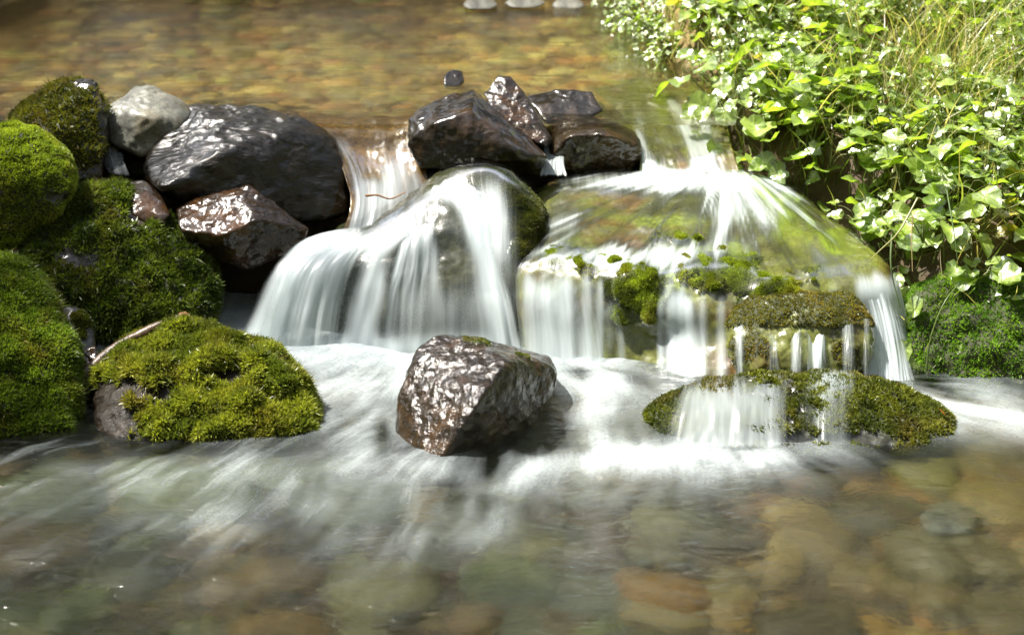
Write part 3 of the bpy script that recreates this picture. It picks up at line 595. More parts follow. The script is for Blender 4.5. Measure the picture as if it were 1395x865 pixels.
# the wide left cascade
veil([[(440, 318, .74, .6), (500, 305, .76, .75), (550, 285, .80, .55), (592, 246, .84, .75), (635, 234, .86, .85), (672, 245, .86, .3)],
      [(398, 330, .70, .85), (462, 318, .70, .85), (538, 304, .73, .6), (590, 270, .77, .7), (640, 258, .79, .8), (680, 280, .78, .25)],
      [(366, 356, .64, .95), (435, 345, .62, .98), (515, 338, .64, .78), (588, 318, .67, .6), (650, 310, .69, .7), (690, 325, .67, .22)],
      [(342, 392, .60, .95), (418, 390, .57, .98), (498, 386, .59, .8), (584, 380, .59, .45), (662, 375, .605, .68), (702, 380, .60, .25)],
      [(322, 430, .57, .9), (406, 438, .54, .85), (488, 436, .55, .72), (578, 436, .535, .40), (674, 432, .545, .66), (712, 430, .545, .35)],
      [(286, 488, .52, .85), (392, 512, .49, .8), (476, 518, .48, .75), (572, 520, .48, .5), (686, 514, .49, .65), (726, 505, .51, .45)]], 110, 260, 'wide', rib=.014, ribf=7, blobs=[(400, 362, 75, 55, .8, -35), (345, 420, 55, 65, .85, -20), (455, 328, 60, 20, .75), (540, 318, 38, 14, .8, -40), (507, 380, 18, 50, .68, 8), (490, 450, 20, 50, .62, 5), (592, 350, 9, 50, .45), (600, 255, 45, 24, .8), (632, 245, 28, 16, .8), (645, 300, 20, 55, .85, -20), (668, 380, 20, 60, .75, -12), (688, 450, 24, 50, .7, -5), (470, 480, 200, 22, .75), (650, 480, 90, 20, .65), (570, 420, 75, 70, .42), (640, 430, 60, 50, .35), (312, 460, 50, 32, .85), (440, 420, 60, 50, .3)], edge=(.11, .10, .08, .02), label='wide white cascade fanning over the boulder left of centre', seed=2)
veil([[(420, 322, .73, .4), (520, 300, .77, .6), (570, 280, .80, .5)], [(360, 362, .62, .7), (440, 352, .60, .85), (510, 345, .63, .7)], [(330, 415, .56, .7), (412, 420, .535, .8), (488, 415, .56, .6)], [(290, 492, .51, .6), (396, 514, .475, .75), (480, 515, .48, .6)]],
     80, 160, 'a', rib=.010, ribf=6, edge=(.35, .25, .2, .02), label='foremost bright sheet at the left end of the wide cascade', seed=3)
veil([[(566, 285, .80, .5), (612, 282, .80, .5)], [(538, 330, .665, .8), (600, 310, .69, .8)], [(520, 380, .60, .75), (602, 350, .645, .7)], [(508, 430, .565, .65), (600, 400, .60, .5)], [(498, 515, .49, .6), (598, 510, .51, .3)]],
     80, 100, 'b', rib=.008, ribf=4, label='arching rib of white water in the middle of the wide cascade', seed=4, edge=(.25, .25, .1, .02))
veil([[(596, 238, .875, .6), (645, 234, .875, .7)], [(620, 270, .79, .8), (665, 275, .80, .6)], [(640, 330, .69, .7), (690, 340, .69, .5)], [(656, 400, .61, .7), (706, 410, .61, .4)], [(668, 515, .49, .7), (724, 510, .50, .5)]],
     80, 90, 'b', rib=.006, ribf=4, label='long white streak down the right flank of the wide cascade', seed=5, edge=(.25, .25, .1, .02))
GS = GL.copy()
for _ in range(30):
    GS[1:-1] = (GS[:-2] + GS[2:] + 2 * GS[1:-1]) / 4; GS[:, 1:-1] = (GS[:, :-2] + GS[:, 2:] + 2 * GS[:, 1:-1]) / 4
veil(G=GS, mat='film', label='thin film of water sliding down the dark right shoulder of the cascade boulder', seed=21, edge=(.1, .05, .05, .05), rib=.003, ribf=20, offs=.020, name='water_film', blobs=[(670, 280, 24, 50, .6), (686, 340, 20, 70, .5), (620, 400, 60, 60, .42), (705, 410, 14, 60, .4), (650, 300, 30, 60, .5), (560, 300, 50, 30, .5)])
# water over the wide right boulder
film = [(960, 245, 120, 18, 1.0), (1045, 300, 26, 34, .5, 40), (985, 300, 18, 40, .45, 15), (900, 345, 16, 30, .5), (835, 350, 16, 26, .5), (850, 248, 110, 12, .65), (1010, 275, 70, 26, .62), (768, 300, 34, 40, .5), (780, 345, 50, 14, .5), (850, 350, 70, 14, .45), (960, 340, 70, 22, .5), (1110, 300, 50, 14, .5, 35), (1120, 350, 60, 25, .3), (930, 290, 120, 25, .22),
        (745, 385, 34, 40, .6), (780, 420, 50, 60, .45), (835, 430, 30, 50, .55), (922, 415, 24, 34, .7), (1000, 400, 60, 25, .4), (900, 352, 60, 14, .4, -8), (930, 470, 40, 50, .85), (1150, 400, 40, 20, .35), (765, 470, 60, 50, .6)]
GS = GM.copy()
for _ in range(36):
    GS[1:-1] = (GS[:-2] + GS[2:] + 2 * GS[1:-1]) / 4; GS[:, 1:-1] = (GS[:, :-2] + GS[:, 2:] + 2 * GS[:, 1:-1]) / 4
veil(G=GS, mat='film', label='glassy film of water spreading over the wide mossy boulder', seed=6, blobs=film, edge=(.09, .05, .0, .04), rib=.002, ribf=24, offs=.011, name='water_film', bgain=.85, fan=(985, 205))
def drop(x0, x1, y0, y1, Y0, Y1, d0, d1, label, seed, mat='b', bulge=.03, nu=60, spread=6):
    rows = []
    for k in range(5):
        f = k / 4; g = f * f
        rows.append([(x0 + (x1 - x0) * j / 3 + spread * (j - 1.5) / 1.5 * f, y0 + (y1 - y0) * (.75 * f + .25 * g), Y0 + (Y1 - Y0) * (1 - (1 - f) ** 2), d0 + (d1 - d0) * f) for j in range(4)])
    return veil(rows, 60, nu, mat, rib=.005, ribf=5, label=label, seed=seed, edge=(.30, .30, .22, .14), ragged=True)
GC2 = GM.copy()
for _ in range(40):
    GC2[1:-1] = (GC2[:-2] + GC2[2:] + 2 * GC2[1:-1]) / 4; GC2[:, 1:-1] = (GC2[:, :-2] + GC2[:, 2:] + 2 * GC2[:, 1:-1]) / 4
NC2 = grid_normals(GC2); NC2 = NC2 if NC2[..., 2].mean() > 0 else -NC2
def curtain(f0, a0, a1, threads, y0, label, seed, out=.016, mat='a'):
    nv_, nu_ = GC2.shape[:2]; r0 = int(nv_ * f0); G = GC2[r0:, int(nu_ * a0):int(nu_ * a1)].copy(); Nn = NC2[r0:, int(nu_ * a0):int(nu_ * a1)]
    vv = np.linspace(0, 1, len(G))[:, None]; G = G + Nn * (.006 + out * vv)[..., None]
    px, py = proj(G); D = sum(a * np.exp(-((px - c - (py - y0) * sl) / (w * (1 + .25 * vv))) ** 2) for c, w, a, sl in threads)
    D = D * sstep(-25, 22, py - y0 - 16 * fbm(np.stack([px / 26, px * 0, px * 0 + seed], -1), 2)) 
    u = np.linspace(a0, a1, G.shape[1]); veil(G=G, D=D, mat=mat, rib=.004, ribf=26 * (a1 - a0), label=label, seed=seed, edge=(.04, .04, 0, .02))
curtain(.36, 0, .40, [(722, 16, .75, .02), (748, 12, .6, .01), (772, 12, .75, .0), (800, 10, .72, .0), (818, 7, .65, 0), (846, 11, .58, 0)], 372, 'leftmost curtain of white threads falling from the wide right boulder', 7)
curtain(.36, .36, .72, [(898, 6, .6, 0), (914, 9, .75, 0), (934, 11, .98, .02), (958, 9, .6, .0), (982, 9, .66, .0), (1010, 12, .5, 0), (1050, 18, .45, 0), (1100, 22, .45, 0)], 398, 'bright white column of falling water in the middle of the right falls', 10)
curtain(.34, .72, 1., [(1135, 14, .5, 0), (1172, 14, .75, .12), (1196, 14, .9, .14), (1218, 12, .7, .16)], 372, 'thin sheet wrapping the right end of the wide boulder', 13)
def ledge_fall(x0, x1, d, label, seed):
    xs_ = np.linspace(x0, x1, 9); rows = [[(x, y, Y + .008 * abs(k - 4) + .006 * (k * 7 % 3), d * (1, .35, .9, .5, 1., .3, .8, .45, .9)[(k + seed) % 9]) for k, x in enumerate(xs_)] for y, Y in ((434, .36), (448, .325), (470, .285), (495, .255), (530, .235))]
    veil(rows, 60, 110, 'a', rib=.006, ribf=14, label=label, seed=seed, edge=(.2, .2, 0, .02))
ledge_fall(985, 1075, .62, 'left row of short white spouts over the olive ledge', 11)
ledge_fall(1050, 1140, .85, 'bright middle row of short white spouts over the olive ledge', 12)
ledge_fall(1120, 1200, .55, 'faint right row of trickles over the olive ledge', 14)
veil([[(1140, 350, .60, .5), (1172, 354, .58, .6), (1200, 366, .56, .4)], [(1166, 385, .49, .85), (1196, 388, .49, .9), (1222, 400, .49, .5)], [(1182, 430, .42, .8), (1210, 435, .42, .85), (1236, 440, .43, .5)], [(1188, 480, .37, .7), (1220, 485, .37, .8), (1248, 488, .38, .5)], [(1186, 525, .32, .75), (1226, 540, .30, .85), (1264, 540, .31, .6)]],
     80, 120, 'a', rib=.008, ribf=6, label='tall curved white fall at the right end of the boulder', seed=15, edge=(.22, .3, .42, .03))
veil([[(920, 505, .24, .7), (960, 500, .24, .7), (1040, 498, .25, .7), (1110, 500, .25, .7)], [(905, 530, .15, .68), (960, 524, .155, .68), (1040, 518, .165, .62), (1105, 516, .17, .7)], [(880, 552, .09, .68), (960, 556, .055, .7), (1040, 552, .055, .68), (1105, 550, .07, .3)], [(862, 585, .03, .68), (955, 590, .0, .68), (1040, 590, -.01, .62), (1105, 585, .0, .3)], [(850, 612, .0, .68), (950, 618, -.05, .7), (1040, 618, -.06, .68), (1110, 612, -.05, .3)]],
     80, 180, 'soft', rib=.006, ribf=8, label='soft white apron of water over the long low mossy rock', seed=16, edge=(.3, .3, .3, .08), offs=.006)
veil([[(1090, 500, .25, .35), (1120, 500, .25, .62), (1150, 502, .25, .66), (1180, 505, .25, .35)], [(1085, 522, .165, .46), (1118, 520, .165, .66), (1150, 522, .16, .62), (1180, 526, .155, .35)], [(1080, 555, .06, .35), (1115, 556, .06, .56), (1150, 558, .055, .35), (1185, 560, .05, .15)], [(1078, 620, -.03, .35), (1115, 620, -.04, .35), (1150, 620, -.04, .46), (1190, 620, -.03, .1)]], 70, 80, 'soft', rib=.004, ribf=5, label='faint trickle of water over the mossy middle of the long low rock', seed=23, edge=(.3, .3, .2, .04), offs=.010)
# chutes at the right of the dam
veil(G=smoothed(GR_, 20), mat='chute', rib=.006, ribf=8, label='sunlit golden chute at the right end of the dam', seed=17, offs=.010, edge=(.05, .0, .0, .05), blobs=[(872, 200, 13, 34, 1.0, -12), (884, 232, 20, 18, .9), (918, 150, 9, 24, .9, -25), (938, 185, 10, 34, .8, -20), (960, 160, 9, 40, .9, -12), (960, 218, 18, 34, 1.0, -12), (905, 192, 50, 8, .4, 40), (920, 240, 80, 12, 1.0), (842, 150, 18, 8, .5, 30)])
veil([[(738, 186, 1.12, .4), (772, 182, 1.12, .4)], [(740, 205, 1.06, .6), (770, 203, 1.06, .6)], [(738, 225, 1.0, .7), (770, 225, 1.0, .7)], [(732, 244, .96, .7), (776, 244, .96, .7)]], 40, 50, 'b', label='narrow fall between the peaked rock and the squat brown rock', seed=18)
veil([[(135, 190, 1.08, .5), (165, 195, 1.08, .5)], [(140, 215, .98, .5), (170, 220, .98, .5)], [(145, 240, .90, .4), (180, 245, .90, .4)]], 40, 50, 'b', label='dim trickle between the dark rock and the big boulder', seed=19)

# ------------------------------------------------------------------ sticks
def tube(pts, rad, ns=7):
    P = np.asarray(pts, float); n = len(P); T = np.gradient(P, axis=0); T /= np.linalg.norm(T, axis=1)[:, None]
    r = np.broadcast_to(rad, (n,)); A = np.cross(T, np.array([.13, .2, 1.])); A /= np.linalg.norm(A, axis=1)[:, None]; B = np.cross(T, A)
    th = np.linspace(0, 2 * math.pi, ns, endpoint=False)
    V = (P[:, None] + r[:, None, None] * (A[:, None] * np.cos(th)[None, :, None] + B[:, None] * np.sin(th)[None, :, None])).reshape(-1, 3)
    i = np.arange(n * ns).reshape(n, ns); j = np.roll(i, -1, 1)
    return V, np.stack([i[:-1], j[:-1], j[1:], i[1:]], -1).reshape(-1, 4)
pp = crom(np.array([at(95, 532, .21), at(150, 481, .285), at(200, 452, .315), at(251, 431, .34)]), 30); pp += .003 * np.stack([fbm(pp * 40 + k, 2) for k in (0, 9, 20)], -1)
v, f = tube(pp, np.linspace(.016, .010, 30), 10); stick = tag(mesh('branch', v, f, M['wood'], loc=pp[0]), 'wet brown branch lying behind the yellow green mossy rock', 'branch')
v, f = tube(np.array([pp[-1] - (pp[-1] - pp[-2]) * 1.2, pp[-1] + (pp[-1] - pp[-2]) * .5, pp[-1] + (pp[-1] - pp[-2]) * 1.6]), np.array([.0125, .0125, .003]), 10); mesh('broken_end', v, f, M['woodend'], parent=stick, loc=pp[0])
pp = crom(np.array([at(498, 267, .76), at(514, 266, .77), at(532, 271, .77), at(552, 262, .79)]), 12)
v, f = tube(pp, np.linspace(.0032, .0014, 12), 6); tag(mesh('twig', v, f, M['woodend'], loc=pp[0]), 'short reddish twig caught at the foot of the amber chute', 'twig')

# ------------------------------------------------------------------ plants on the bank
def leaf_geo(kind, nr=28, seed=0):
    th = np.linspace(-math.pi, math.pi, nr, endpoint=False)              # 0 = tip (+y)
    if kind == 'round': r = .5 * (1 - .34 * np.exp(-((np.abs(th) - math.pi) / .38) ** 2)) * (1 + .05 * np.cos(th * 9)) * (1 + .08 * np.cos(th))
    elif kind == 'heart': r = .46 * (1 + .30 * np.exp(-(th / .35) ** 2)) * (1 - .40 * np.exp(-((np.abs(th) - math.pi) / .35) ** 2)) * (1 + .06 * np.sign(np.sin(th * 11)) * .6)
    else: r = .5 / np.sqrt((np.sin(th) / .50) ** 2 + np.cos(th) ** 2) * (1 + .10 * np.exp(-(th / .3) ** 2)) * (1 + .025 * np.cos(th * 12))
    ring = lambda k: np.stack([np.sin(th) * r * k, .5 + np.cos(th) * r * k, 0 * th], -1)
    V = np.concatenate([[[0, .42, 0]], ring(.5), ring(1.)]); i = np.arange(nr); j = np.roll(i, -1)
    tri = np.concatenate([np.stack([i * 0, 1 + i, 1 + j], 1), np.stack([1 + i, 1 + nr + i, 1 + nr + j], 1), np.stack([1 + i, 1 + nr + j, 1 + j], 1)])
    vein = np.concatenate([[1.], .5 + .5 * np.cos(th * (9 if kind != 'ovate' else 10)), np.zeros(nr)]); vein[1:1 + nr] *= .9
    return V, tri, vein
LEAF = {k: leaf_geo(k) for k in ('round', 'heart', 'ovate')}
M['leafA'] = mat_leaf('broad green leaf', (.15, .255, .036), (.33, .43, .07), .14, .36)
M['leafB'] = mat_leaf('small fresh leaf', (.14, .24, .04), (.31, .41, .075), .12, .34)
M['leafY'] = mat_leaf('yellowing leaf', (.24, .25, .05), (.42, .34, .09), .09, .4)
M['stem'] = mat_plain('green stem', (.09, .12, .03), (.16, .17, .05), 50, .5, .2)
t = NT('white petal'); M['petal'] = t.done(t.mixs(.4, t.n('ShaderNodeBsdfDiffuse', {'Color': (.8, .82, .78, 1)}), t.n('ShaderNodeBsdfTranslucent', {'Color': (.8, .82, .7, 1)})))
def plant_geo(seed, kind, nst, nleaf, h, size, lean=.5):
    g = np.random.default_rng(seed); SV = []; SF = []; LV = []; LF = []; VE = []; VA = []; so = lo = 0; ends = []
    LVt, LFt, LVe = LEAF[kind]
    def addl(p, d, s):
        nonlocal lo
        d = d / np.linalg.norm(d); nrm = np.array([g.normal(0, .38), g.normal(-.12, .38), 1.]); nrm -= d * (nrm @ d) * .75; nrm /= np.linalg.norm(nrm)
        yv = d - nrm * (d @ nrm); yv /= np.linalg.norm(yv); xv = np.cross(yv, nrm)
        L = LVt.copy(); fold = g.uniform(.05, .55); cup = g.uniform(-.5, .25)
        L[:, 2] = np.abs(L[:, 0]) * fold + cup * (L[:, 1] - .2) ** 2 + .05 * np.sin(L[:, 1] * 9 + L[:, 0] * 6 + g.uniform(0, 6)) + g.normal(0, .05) * L[:, 0]
        L = L * s * np.array([g.uniform(.85, 1.1), 1, 1])
        LV.append(p + L[:, :1] * xv + L[:, 1:2] * yv + L[:, 2:] * nrm); LF.append(LFt + lo); lo += len(L); VE.append(LVe); VA.append(np.full(len(L), np.clip(g.normal(.45, .3), 0, 1)))
    for k in range(nst):
        a = g.uniform(0, 2 * math.pi); ln = g.uniform(.15, 1) * lean; H = h * g.uniform(.55, 1.1)
        p0 = np.array([g.normal(0, .018), g.normal(0, .018), -.01]); tip = np.array([math.cos(a) * ln * H, math.sin(a) * ln * H, H])
        mid = p0 + (tip - p0) * .5 + np.array([0, 0, H * .12]); pts = crom(np.array([p0, mid, tip]), 9)
        v, f = tube(pts, np.linspace(.0022, .0012, 9), 4); SV.append(v); SF.append(f + so); so += len(v)
        n = max(1, int(nleaf / nst + g.uniform(-1, 1.5)))
        for q in range(n):
            tpos = 1.0 if q == 0 else g.uniform(.3, 1); p = pts[min(8, int(tpos * 8))]
            b = g.uniform(0, 2 * math.pi); d = np.array([math.cos(b), math.sin(b), g.uniform(-.25, .5)]); pl = size * g.uniform(.3, .9) if kind != 'ovate' else size * .15
            pe = p + d * pl; v, f = tube(np.array([p, (p + pe) / 2 + [0, 0, .004], pe]), .0011, 3); SV.append(v); SF.append(f + so); so += len(v)
            addl(pe, d, size * g.uniform(.6, 1.15))
        ends.append(tip)
    return np.concatenate(SV), np.concatenate(SF), np.concatenate(LV), np.concatenate(LF), np.concatenate(VE), np.concatenate(VA), ends
def plant_proto(seed, name, kind, nst, nleaf, h, size, mat, lean=.5, blossom=False):
    sv, sf, lv, lf, ve, va, ends = plant_geo(seed, kind, nst, nleaf, h, size, lean)
    root = bpy.data.objects.new(name, None); root.empty_display_size = .02; C.objects.link(root)
    mesh('stem', sv, sf, M['stem'], parent=root); mesh('foliage', lv, lf, M[mat], parent=root, attrs={'vein': ve, 'leafvar': va})
    if blossom:
        BV = []; BF = []; o = 0; g = np.random.default_rng(seed + 99)
        for e in ends:
            for k in range(2):
                c = e + g.normal(0, .012, 3); d = g.normal(size=(4, 3)) * .0045; BV.append(c + d); BF.append(np.array([[0, 1, 2, 3]]) + o); o += 4
        mesh('blossom', np.concatenate(BV), np.concatenate(BF), M['petal'], parent=root)
    return root
def copy_tree(o, parent=None):
    c = o.copy(); C.objects.link(c); c.parent = parent
    for ch in o.children: copy_tree(ch, c)
    return c
protos = {'broad': [plant_proto(100 + k, 'leafy_plant', ['round', 'heart'][k % 2], 6, 15, .12, .066 - .009 * (k % 3), 'leafA', .8) for k in range(6)],
          'small': [plant_proto(200 + k, 'small_leafed_plant', 'ovate', 5, 28, .15, .036, 'leafB', .7, k < 2) for k in range(4)],
          'yellow': [plant_proto(300 + k, 'leafy_plant', ['heart', 'round'][k % 2], 4, 8, .11, .050, 'leafY', .8) for k in range(2)]}
LAB = {'broad': ('green broad leaved plant growing in the mass on the right bank', 'plant', 'broad leaved plants on the right bank'),
       'small': ('fresh green plant with small oval leaves over the edge of the upper pool', 'plant', 'small leaved plants by the upper pool'),
       'yellow': ('plant with yellowing round leaves among the green plants on the right bank', 'plant', 'yellowing plants on the right bank')}
used = set()
def put(kind, x, y, z, s, tilt=(0, 0)):
    p = protos[kind][rng.integers(len(protos[kind]))]
    if p.name in used: o = copy_tree(p)
    else: o = p; used.add(p.name)
    o.location = (x, y, z); o.rotation_euler = (tilt[0], tilt[1], rng.uniform(0, 6.28)); o.scale = (s, s, s)
    o.rotation_mode = 'ZXY'
    l, c, g = LAB[kind]; tag(o, l, c, g)
nc = 9000; cx_ = rng.uniform(.1, 2.0, nc); cy_ = rng.uniform(.40, 3.0, nc)
ne = 420; ei = rng.integers(3, 9, ne); et = rng.uniform(0, 1, (ne, 1)); ep = bank[ei] * (1 - et) + bank[ei + 1] * et + rng.normal(0, .012, (ne, 2)) + np.array([.018, .008])
cx_ = np.concatenate([ep[:, 0], cx_]); cy_ = np.concatenate([ep[:, 1], cy_])
cd = sdist(cx_, cy_, bank); cz = hground(cx_, cy_); pts = []
for x, y, z, d in zip(cx_, cy_, cz, cd):
    if d < -.015 or len(pts) >= 296: continue
    px, py = proj(np.array([x, y, z + .05]))
    if px > 1470 or py < -60 or (y < .5 and d < .05 and px < 1250): continue
    if 100 < py < 250 and px < 985: continue
    if y < .5 and rng.uniform() < .6: continue
    if any((x - a) ** 2 + (y - b) ** 2 < .049 ** 2 for a, b in pts): continue
    gr = math.exp(-(((px - 1270) / 150) ** 2 + ((py - 90) / 80) ** 2))           # the grassy patch stays thinner
    if rng.uniform() < min(1, gr * 1.15): continue
    pts.append((x, y))
    small = (px < 940 and py < 130) or (px > 1150 and py < 260 and rng.uniform() < .45) or rng.uniform() < .12
    kind = 'small' if small else ('yellow' if rng.uniform() < .13 else 'broad')
    e = max(0, .18 - d) / .18
    hang = 1.0 if (d < .045 and .5 < y < 1.25) else 0.0; z = z + .075 * hang
    put(kind, x, y, z, rng.uniform(.70, 1.15) * (1.12 if y < 1.0 and kind == 'broad' else 1) * (.9 if y < 1.6 and d < .05 else 1), (.8 * e * (1 if y < 1.3 else .4) + .35 * hang + rng.normal(0, .1), -.85 * e * (1 if y > 1.3 else .7) - .35 * hang + rng.normal(0, .1)))

M['dead'] = mat_leaf('dead leaf', (.22, .09, .04), (.34, .17, .08), .08, .4)
for px, py, Y, sz, rz, lab in [(1226, 540, .115, .030, .4, 'curled pinkish brown leaf lying on the low mossy rock'), (1288, 566, .055, .022, 2., 'small red brown leaf near the right end of the low mossy rock'), (1215, 42, 1.52, .07, 1.2, 'brown withered leaf standing in the grassy patch'), (1160, 125, 1.28, .045, 2.4, 'dry tan leaf among the green plants above the falls')]:
    lv, lf, ve = LEAF['ovate']; q = lv * sz; q[:, 2] += 9 * q[:, 0] ** 2 - 4 * (q[:, 1] - sz / 2) ** 2
    o = mesh('fallen_leaf', q, lf, M['dead'], attrs={'vein': ve, 'leafvar': np.full(len(q), .5)}); o.location = at(px, py, Y); o.rotation_euler = (.9, .2, rz); tag(o, lab, 'leaf')

# grass
GV = []; GF = []; GC = []; o_ = 0
def blade(p, d, L, w, bend, col):
    global o_
    n = 6; tt = np.linspace(0, 1, n)[:, None]; s = np.cross(d, [0, 0, 1]); s = s / (np.linalg.norm(s) + 1e-9)
    P = p + d * L * tt + bend * L * tt ** 2; W = w * (1 - tt ** 1.6) + .0002
    GV.append(np.concatenate([P - s * W, P + s * W])); i = np.arange(n - 1); GF.append(np.stack([i, i + 1, i + 1 + n, i + n], 1) + o_); o_ += 2 * n
    GC.append(np.repeat(np.array(col)[None], 2 * n, 0))
gcols = [(.18, .28, .05), (.28, .34, .08), (.56, .50, .26), (.10, .16, .03), (.66, .58, .36)]
nc = 40000; cx_ = rng.uniform(.1, 2.1, nc); cy_ = rng.uniform(.42, 3.0, nc); cd = sdist(cx_, cy_, bank); cz = hground(cx_, cy_); cnt = 0
cpx, cpy = proj(np.stack([cx_, cy_, cz], -1)); keep = (cd > .02) & (rng.uniform(0, 1, nc) < .22 + np.exp(-(((cpx - 1290) / 120) ** 2 + ((cpy - 110) / 80) ** 2)))
for x, y, z in zip(cx_[keep][:5200], cy_[keep][:5200], cz[keep][:5200]):
    dd = np.array([rng.normal(0, .35), rng.normal(0, .35), 1.]); dd /= np.linalg.norm(dd)
    blade(np.array([x, y, z]), dd, rng.uniform(.10, .30), rng.uniform(.0010, .0026), np.array([rng.normal(0, .35), rng.normal(-.1, .35), -.25 * rng.uniform()]), gcols[rng.choice(5, p=[.26, .24, .22, .08, .20])])
t = NT('grass blade'); c = t.attr('col').outputs['Color']
M['grass'] = t.done(t.mixs(.06, t.mixs(.4, t.n('ShaderNodeBsdfDiffuse', {'Color': c}), t.n('ShaderNodeBsdfTranslucent', {'Color': t.mix(1., c, (1.4, 1.4, .6), 'MULTIPLY')})), t.n('ShaderNodeBsdfGlossy', {'Roughness': .35})))
tag(mesh('grass', np.concatenate(GV), np.concatenate(GF), M['grass'], cols={'col': np.concatenate(GC)}, smooth=False), 'thin green and straw coloured grass between the bank plants', 'grass', None, 'stuff')
def single(pts, w, col, label, name='grass_blade', cat='grass blade'):
    P = crom(np.array([at(*q) for q in pts]), 16); v, f = tube(P, np.linspace(w, w * .35, 16), 5)
    tag(mesh(name, v, f, M['grass'], loc=P[0], cols={'col': np.repeat(np.array(col)[None], len(v), 0)}), label, cat)
single([(1262, 505, .36), (1268, 460, .36), (1285, 415, .38), (1306, 386, .42)], .0028, (.16, .22, .06), 'single curved green grass blade rising from the water by the moss bank')
single([(1250, 270, .55), (1225, 315, .50), (1200, 340, .47), (1184, 355, .45)], .0026, (.34, .33, .12), 'straw yellow stalk hanging out over the right end of the boulder', 'stalk', 'stalk')
single([(1243, 295, .52), (1242, 330, .49), (1243, 370, .46)], .0022, (.42, .34, .16), 'straight straw blade dangling below the plants')
single([(1215, 320, .52), (1214, 365, .47), (1226, 420, .44)], .0030, (.12, .18, .05), 'broad green blade hanging down beside the tall curved fall')
single([(1290, 260, .56), (1300, 320, .48), (1305, 360, .45)], .0022, (.12, .20, .05), 'green blade drooping in front of the moss bank')
for k in range(34):
    a = rng.uniform(1110, 1390); b = rng.uniform(30, 220); Y = .45 + (330 - b) / 330 * 1.3 + .1; dx_ = rng.normal(0, 45); up_ = rng.uniform(30, 85)
    P = crom(np.array([at(a, b, Y), at(a + dx_ * .4, b - up_ * .6, Y - .02), at(a + dx_, b - up_, Y - .05)]), 12); v, f = tube(P, np.linspace(.0028, .0012, 12), 5)
    tag(mesh('stalk', v, f, M['grass'], loc=P[0], cols={'col': np.repeat(np.array([(.50, .42, .24), (.34, .18, .08), (.26, .30, .08)][k % 3])[None], len(v), 0)}), 'thin dry stalk standing among the grass and leaves at the upper right', 'stalk', 'dry stalks in the grassy patch')
single([(1180, 110, 1.35), (1240, 75, 1.38), (1320, 45, 1.42), (1360, 8, 1.45)], .0032, (.20, .24, .06), 'long green stalk slanting across the grassy patch', 'stalk', 'stalk')
single([(1376, 150, 1.2), (1374, 110, 1.22), (1380, 60, 1.25)], .0022, (.30, .16, .07), 'upright brown dry stalk at the right edge of the grassy patch', 'stalk', 'stalk')

# ------------------------------------------------------------------ trees round the stream (above and behind the picture: they shade it and show in the water)
M['bark'] = mat_plain('tree bark', (.05, .04, .03), (.12, .10, .08), 14, .9, .8, (1, 1, .25))
t = NT('tree leaves'); c = t.attr('col').outputs['Color']
M['crown'] = t.done(t.mixs(.4, t.n('ShaderNodeBsdfDiffuse', {'Color': c}), t.n('ShaderNodeBsdfTranslucent', {'Color': t.mix(1., c, (1.3, 1.4, .6), 'MULTIPLY')})))
def tree_proto(seed, h, cr, c0, n=9000, leaf=.10):
    g = np.random.default_rng(seed); root = bpy.data.objects.new('tree', None); C.objects.link(root)
    tp = crom(np.array([[0, 0, -.3], [g.normal(0, .08), g.normal(0, .08), h * .35], [g.normal(0, .15), g.normal(0, .15), h * .7], [0, 0, h * .97]]), 16)
    v, f = tube(tp, np.linspace(h * .017, .02, 16), 9); VV = [v]; FF = [f]; o = len(v); cl = []
    for k in range(22):
        a = g.uniform(0, 6.28); q = g.uniform(c0, .95); b = tp[min(15, int(q * 15))]; ln = cr * (1.1 - .6 * abs(q - .5)) * g.uniform(.6, 1.1)
        e = b + np.array([math.cos(a) * ln, math.sin(a) * ln, ln * g.uniform(.1, .5)]); lp = crom(np.array([b, (b + e) / 2 + [0, 0, .12 * ln], e]), 7)
        v, f = tube(lp, np.linspace(h * .006, .008, 7), 5); VV.append(v); FF.append(f + o); o += len(v); cl += [lp[3], lp[4], lp[5], lp[6]]
    mesh('trunk', np.concatenate(VV), np.concatenate(FF), M['bark'], parent=root)
    cl = np.array(cl); P = cl[g.integers(len(cl), size=n)] + g.normal(0, .17 * cr, (n, 3)) * np.array([1, 1, .7])
    d = g.normal(size=(n, 3)); d /= np.linalg.norm(d, axis=1)[:, None]; s2 = np.cross(d, g.normal(size=(n, 3))); s2 /= np.linalg.norm(s2, axis=1)[:, None]
    l = leaf * g.uniform(.6, 1.3, n)[:, None]
    V = np.stack([P, P + d * l * .5 + s2 * l * .3, P + d * l, P + d * l * .5 - s2 * l * .3], 1).reshape(-1, 3)
    K = np.array([.05, .08, .02]) * g.uniform(.6, 1.6, (n, 1)) + np.array([.05, .03, 0]) * g.uniform(0, 1, (n, 1)) ** 3
    mesh('crown', V, np.arange(4 * n).reshape(-1, 4), M['crown'], parent=root, smooth=False, cols={'col': np.repeat(K, 4, 0)}); return root
TP = [tree_proto(503, 9.5, 1.15, .55, 1700, .09), tree_proto(500, 9.5, 2.3, .3), tree_proto(501, 8, 2.0, .22), tree_proto(502, 11, 2.5, .38)]  # first entry: unseen sparse narrow tree, added to shade the lower pool
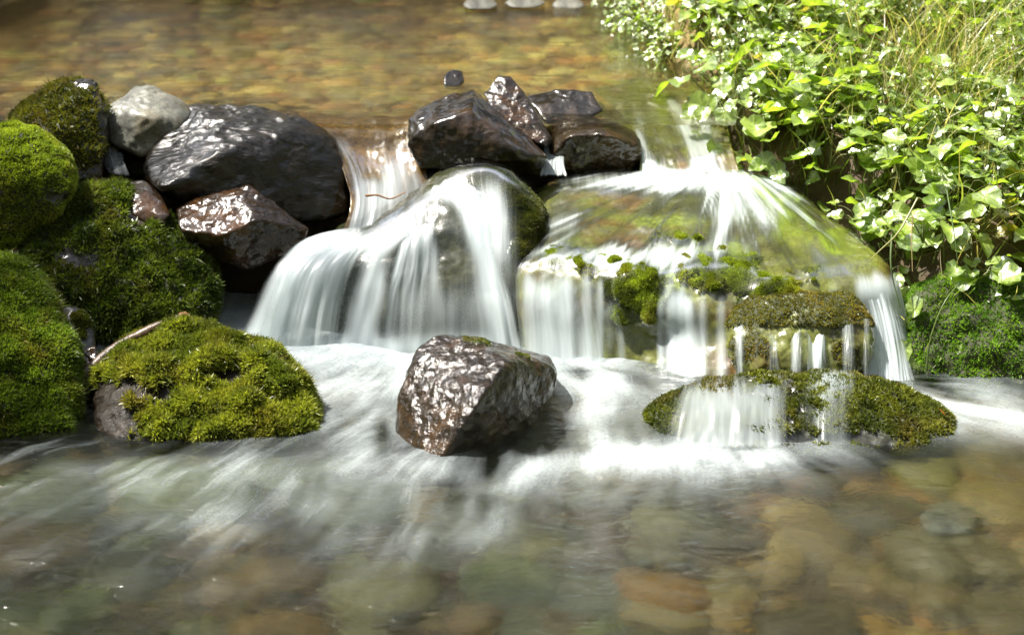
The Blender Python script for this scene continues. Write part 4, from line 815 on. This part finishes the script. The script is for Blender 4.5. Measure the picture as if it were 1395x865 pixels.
TREES = [(-5.5, -3, 1, 1), (-7.6, 1.2, 2, 1.1), (-5, -7, 3, 1), (-2, -8.5, 1, 1), (1, -8, 2, 1.1), (4, -7.5, 3, 1), (6, -4, 1, 1), (6.5, 0, 2, 1.1), (6.5, 4, 3, 1), (3.2, 9, 1, 1), (-0.6, 9.6, 2, 1), (-5.4, 11.5, 3, 1), (-8, 6, 1, 1.1), (9, 9, 2, 1.2), (1.5, 13, 3, 1.2), (-3, 13.5, 1, 1.2), (-7.5, -10, 2, 1.2), (7, -10, 3, 1.2), (-4.4, -1.3, 0, 1.0), (-3.3, -1.45, 0, .95), (-4.8, -2.1, 0, .95), (-1.8, 8.3, 2, 1.0), (.5, 8.8, 2, 1.1), (2.3, 8.2, 2, 1.0), (-3.6, 9.3, 2, 1.1), (1.4, 10.5, 3, 1.0)]
first = [True] * 4
for i, (x, y, k, sc) in enumerate(TREES):
    o = TP[k] if first[k] else copy_tree(TP[k]); first[k] = False
    o.location = (x, y, float(hground(np.array([x]), np.array([y]))[0])); o.rotation_euler = (0, 0, i * 1.7); o.scale = (sc, sc, sc)
    tag(o, 'leafy woodland tree standing back from the stream, out of the picture', 'tree', 'woodland trees round the stream')

# ------------------------------------------------------------------ light, sky, camera
SUN = np.array([-.46, .10, .87]); SUN /= np.linalg.norm(SUN)
w = bpy.data.worlds.new('World'); SC.world = w; w.use_nodes = True; nt = w.node_tree
sky = nt.nodes.new('ShaderNodeTexSky'); sky.sky_type = 'NISHITA'; sky.sun_disc = False; sky.dust_density = 2.5; sky.ozone_density = 1.2; sky.air_density = .7; sky.sun_elevation = math.asin(SUN[2]); sky.sun_rotation = math.atan2(SUN[0], SUN[1])
bg = nt.nodes['Background']; bg.inputs['Strength'].default_value = .13; hs = nt.nodes.new('ShaderNodeHueSaturation'); hs.inputs['Saturation'].default_value = .5; nt.links.new(sky.outputs[0], hs.inputs['Color']); nt.links.new(hs.outputs[0], bg.inputs['Color'])
L = bpy.data.lights.new('sun', 'SUN'); L.energy = 5.0; L.angle = R(.53); L.color = (1, .95, .86)
lo = bpy.data.objects.new('sun', L); C.objects.link(lo); lo.rotation_euler = Vector(SUN).to_track_quat('Z', 'Y').to_euler()

cam = bpy.data.cameras.new('camera'); cam.sensor_width = 36; cam.lens = 36 * F / 1395; cam.clip_end = 500; cam.clip_start = .05
cam.dof.use_dof = True; cam.dof.focus_distance = 3.95; cam.dof.aperture_fstop = 4.0
co = bpy.data.objects.new('camera', cam); C.objects.link(co); co.location = CAM; co.rotation_euler = (math.pi / 2 - PITCH, 0, 0); SC.camera = co
SC.view_settings.view_transform = 'Standard'; SC.view_settings.look = 'None'; SC.view_settings.exposure = 1.35; SC.view_settings.gamma = 1
SC.cycles.use_denoising = True; SC.cycles.transparent_max_bounces = 24; SC.cycles.max_bounces = 8; SC.cycles.caustics_reflective = False; SC.cycles.caustics_refractive = True
SC.cycles.sample_clamp_indirect = 4
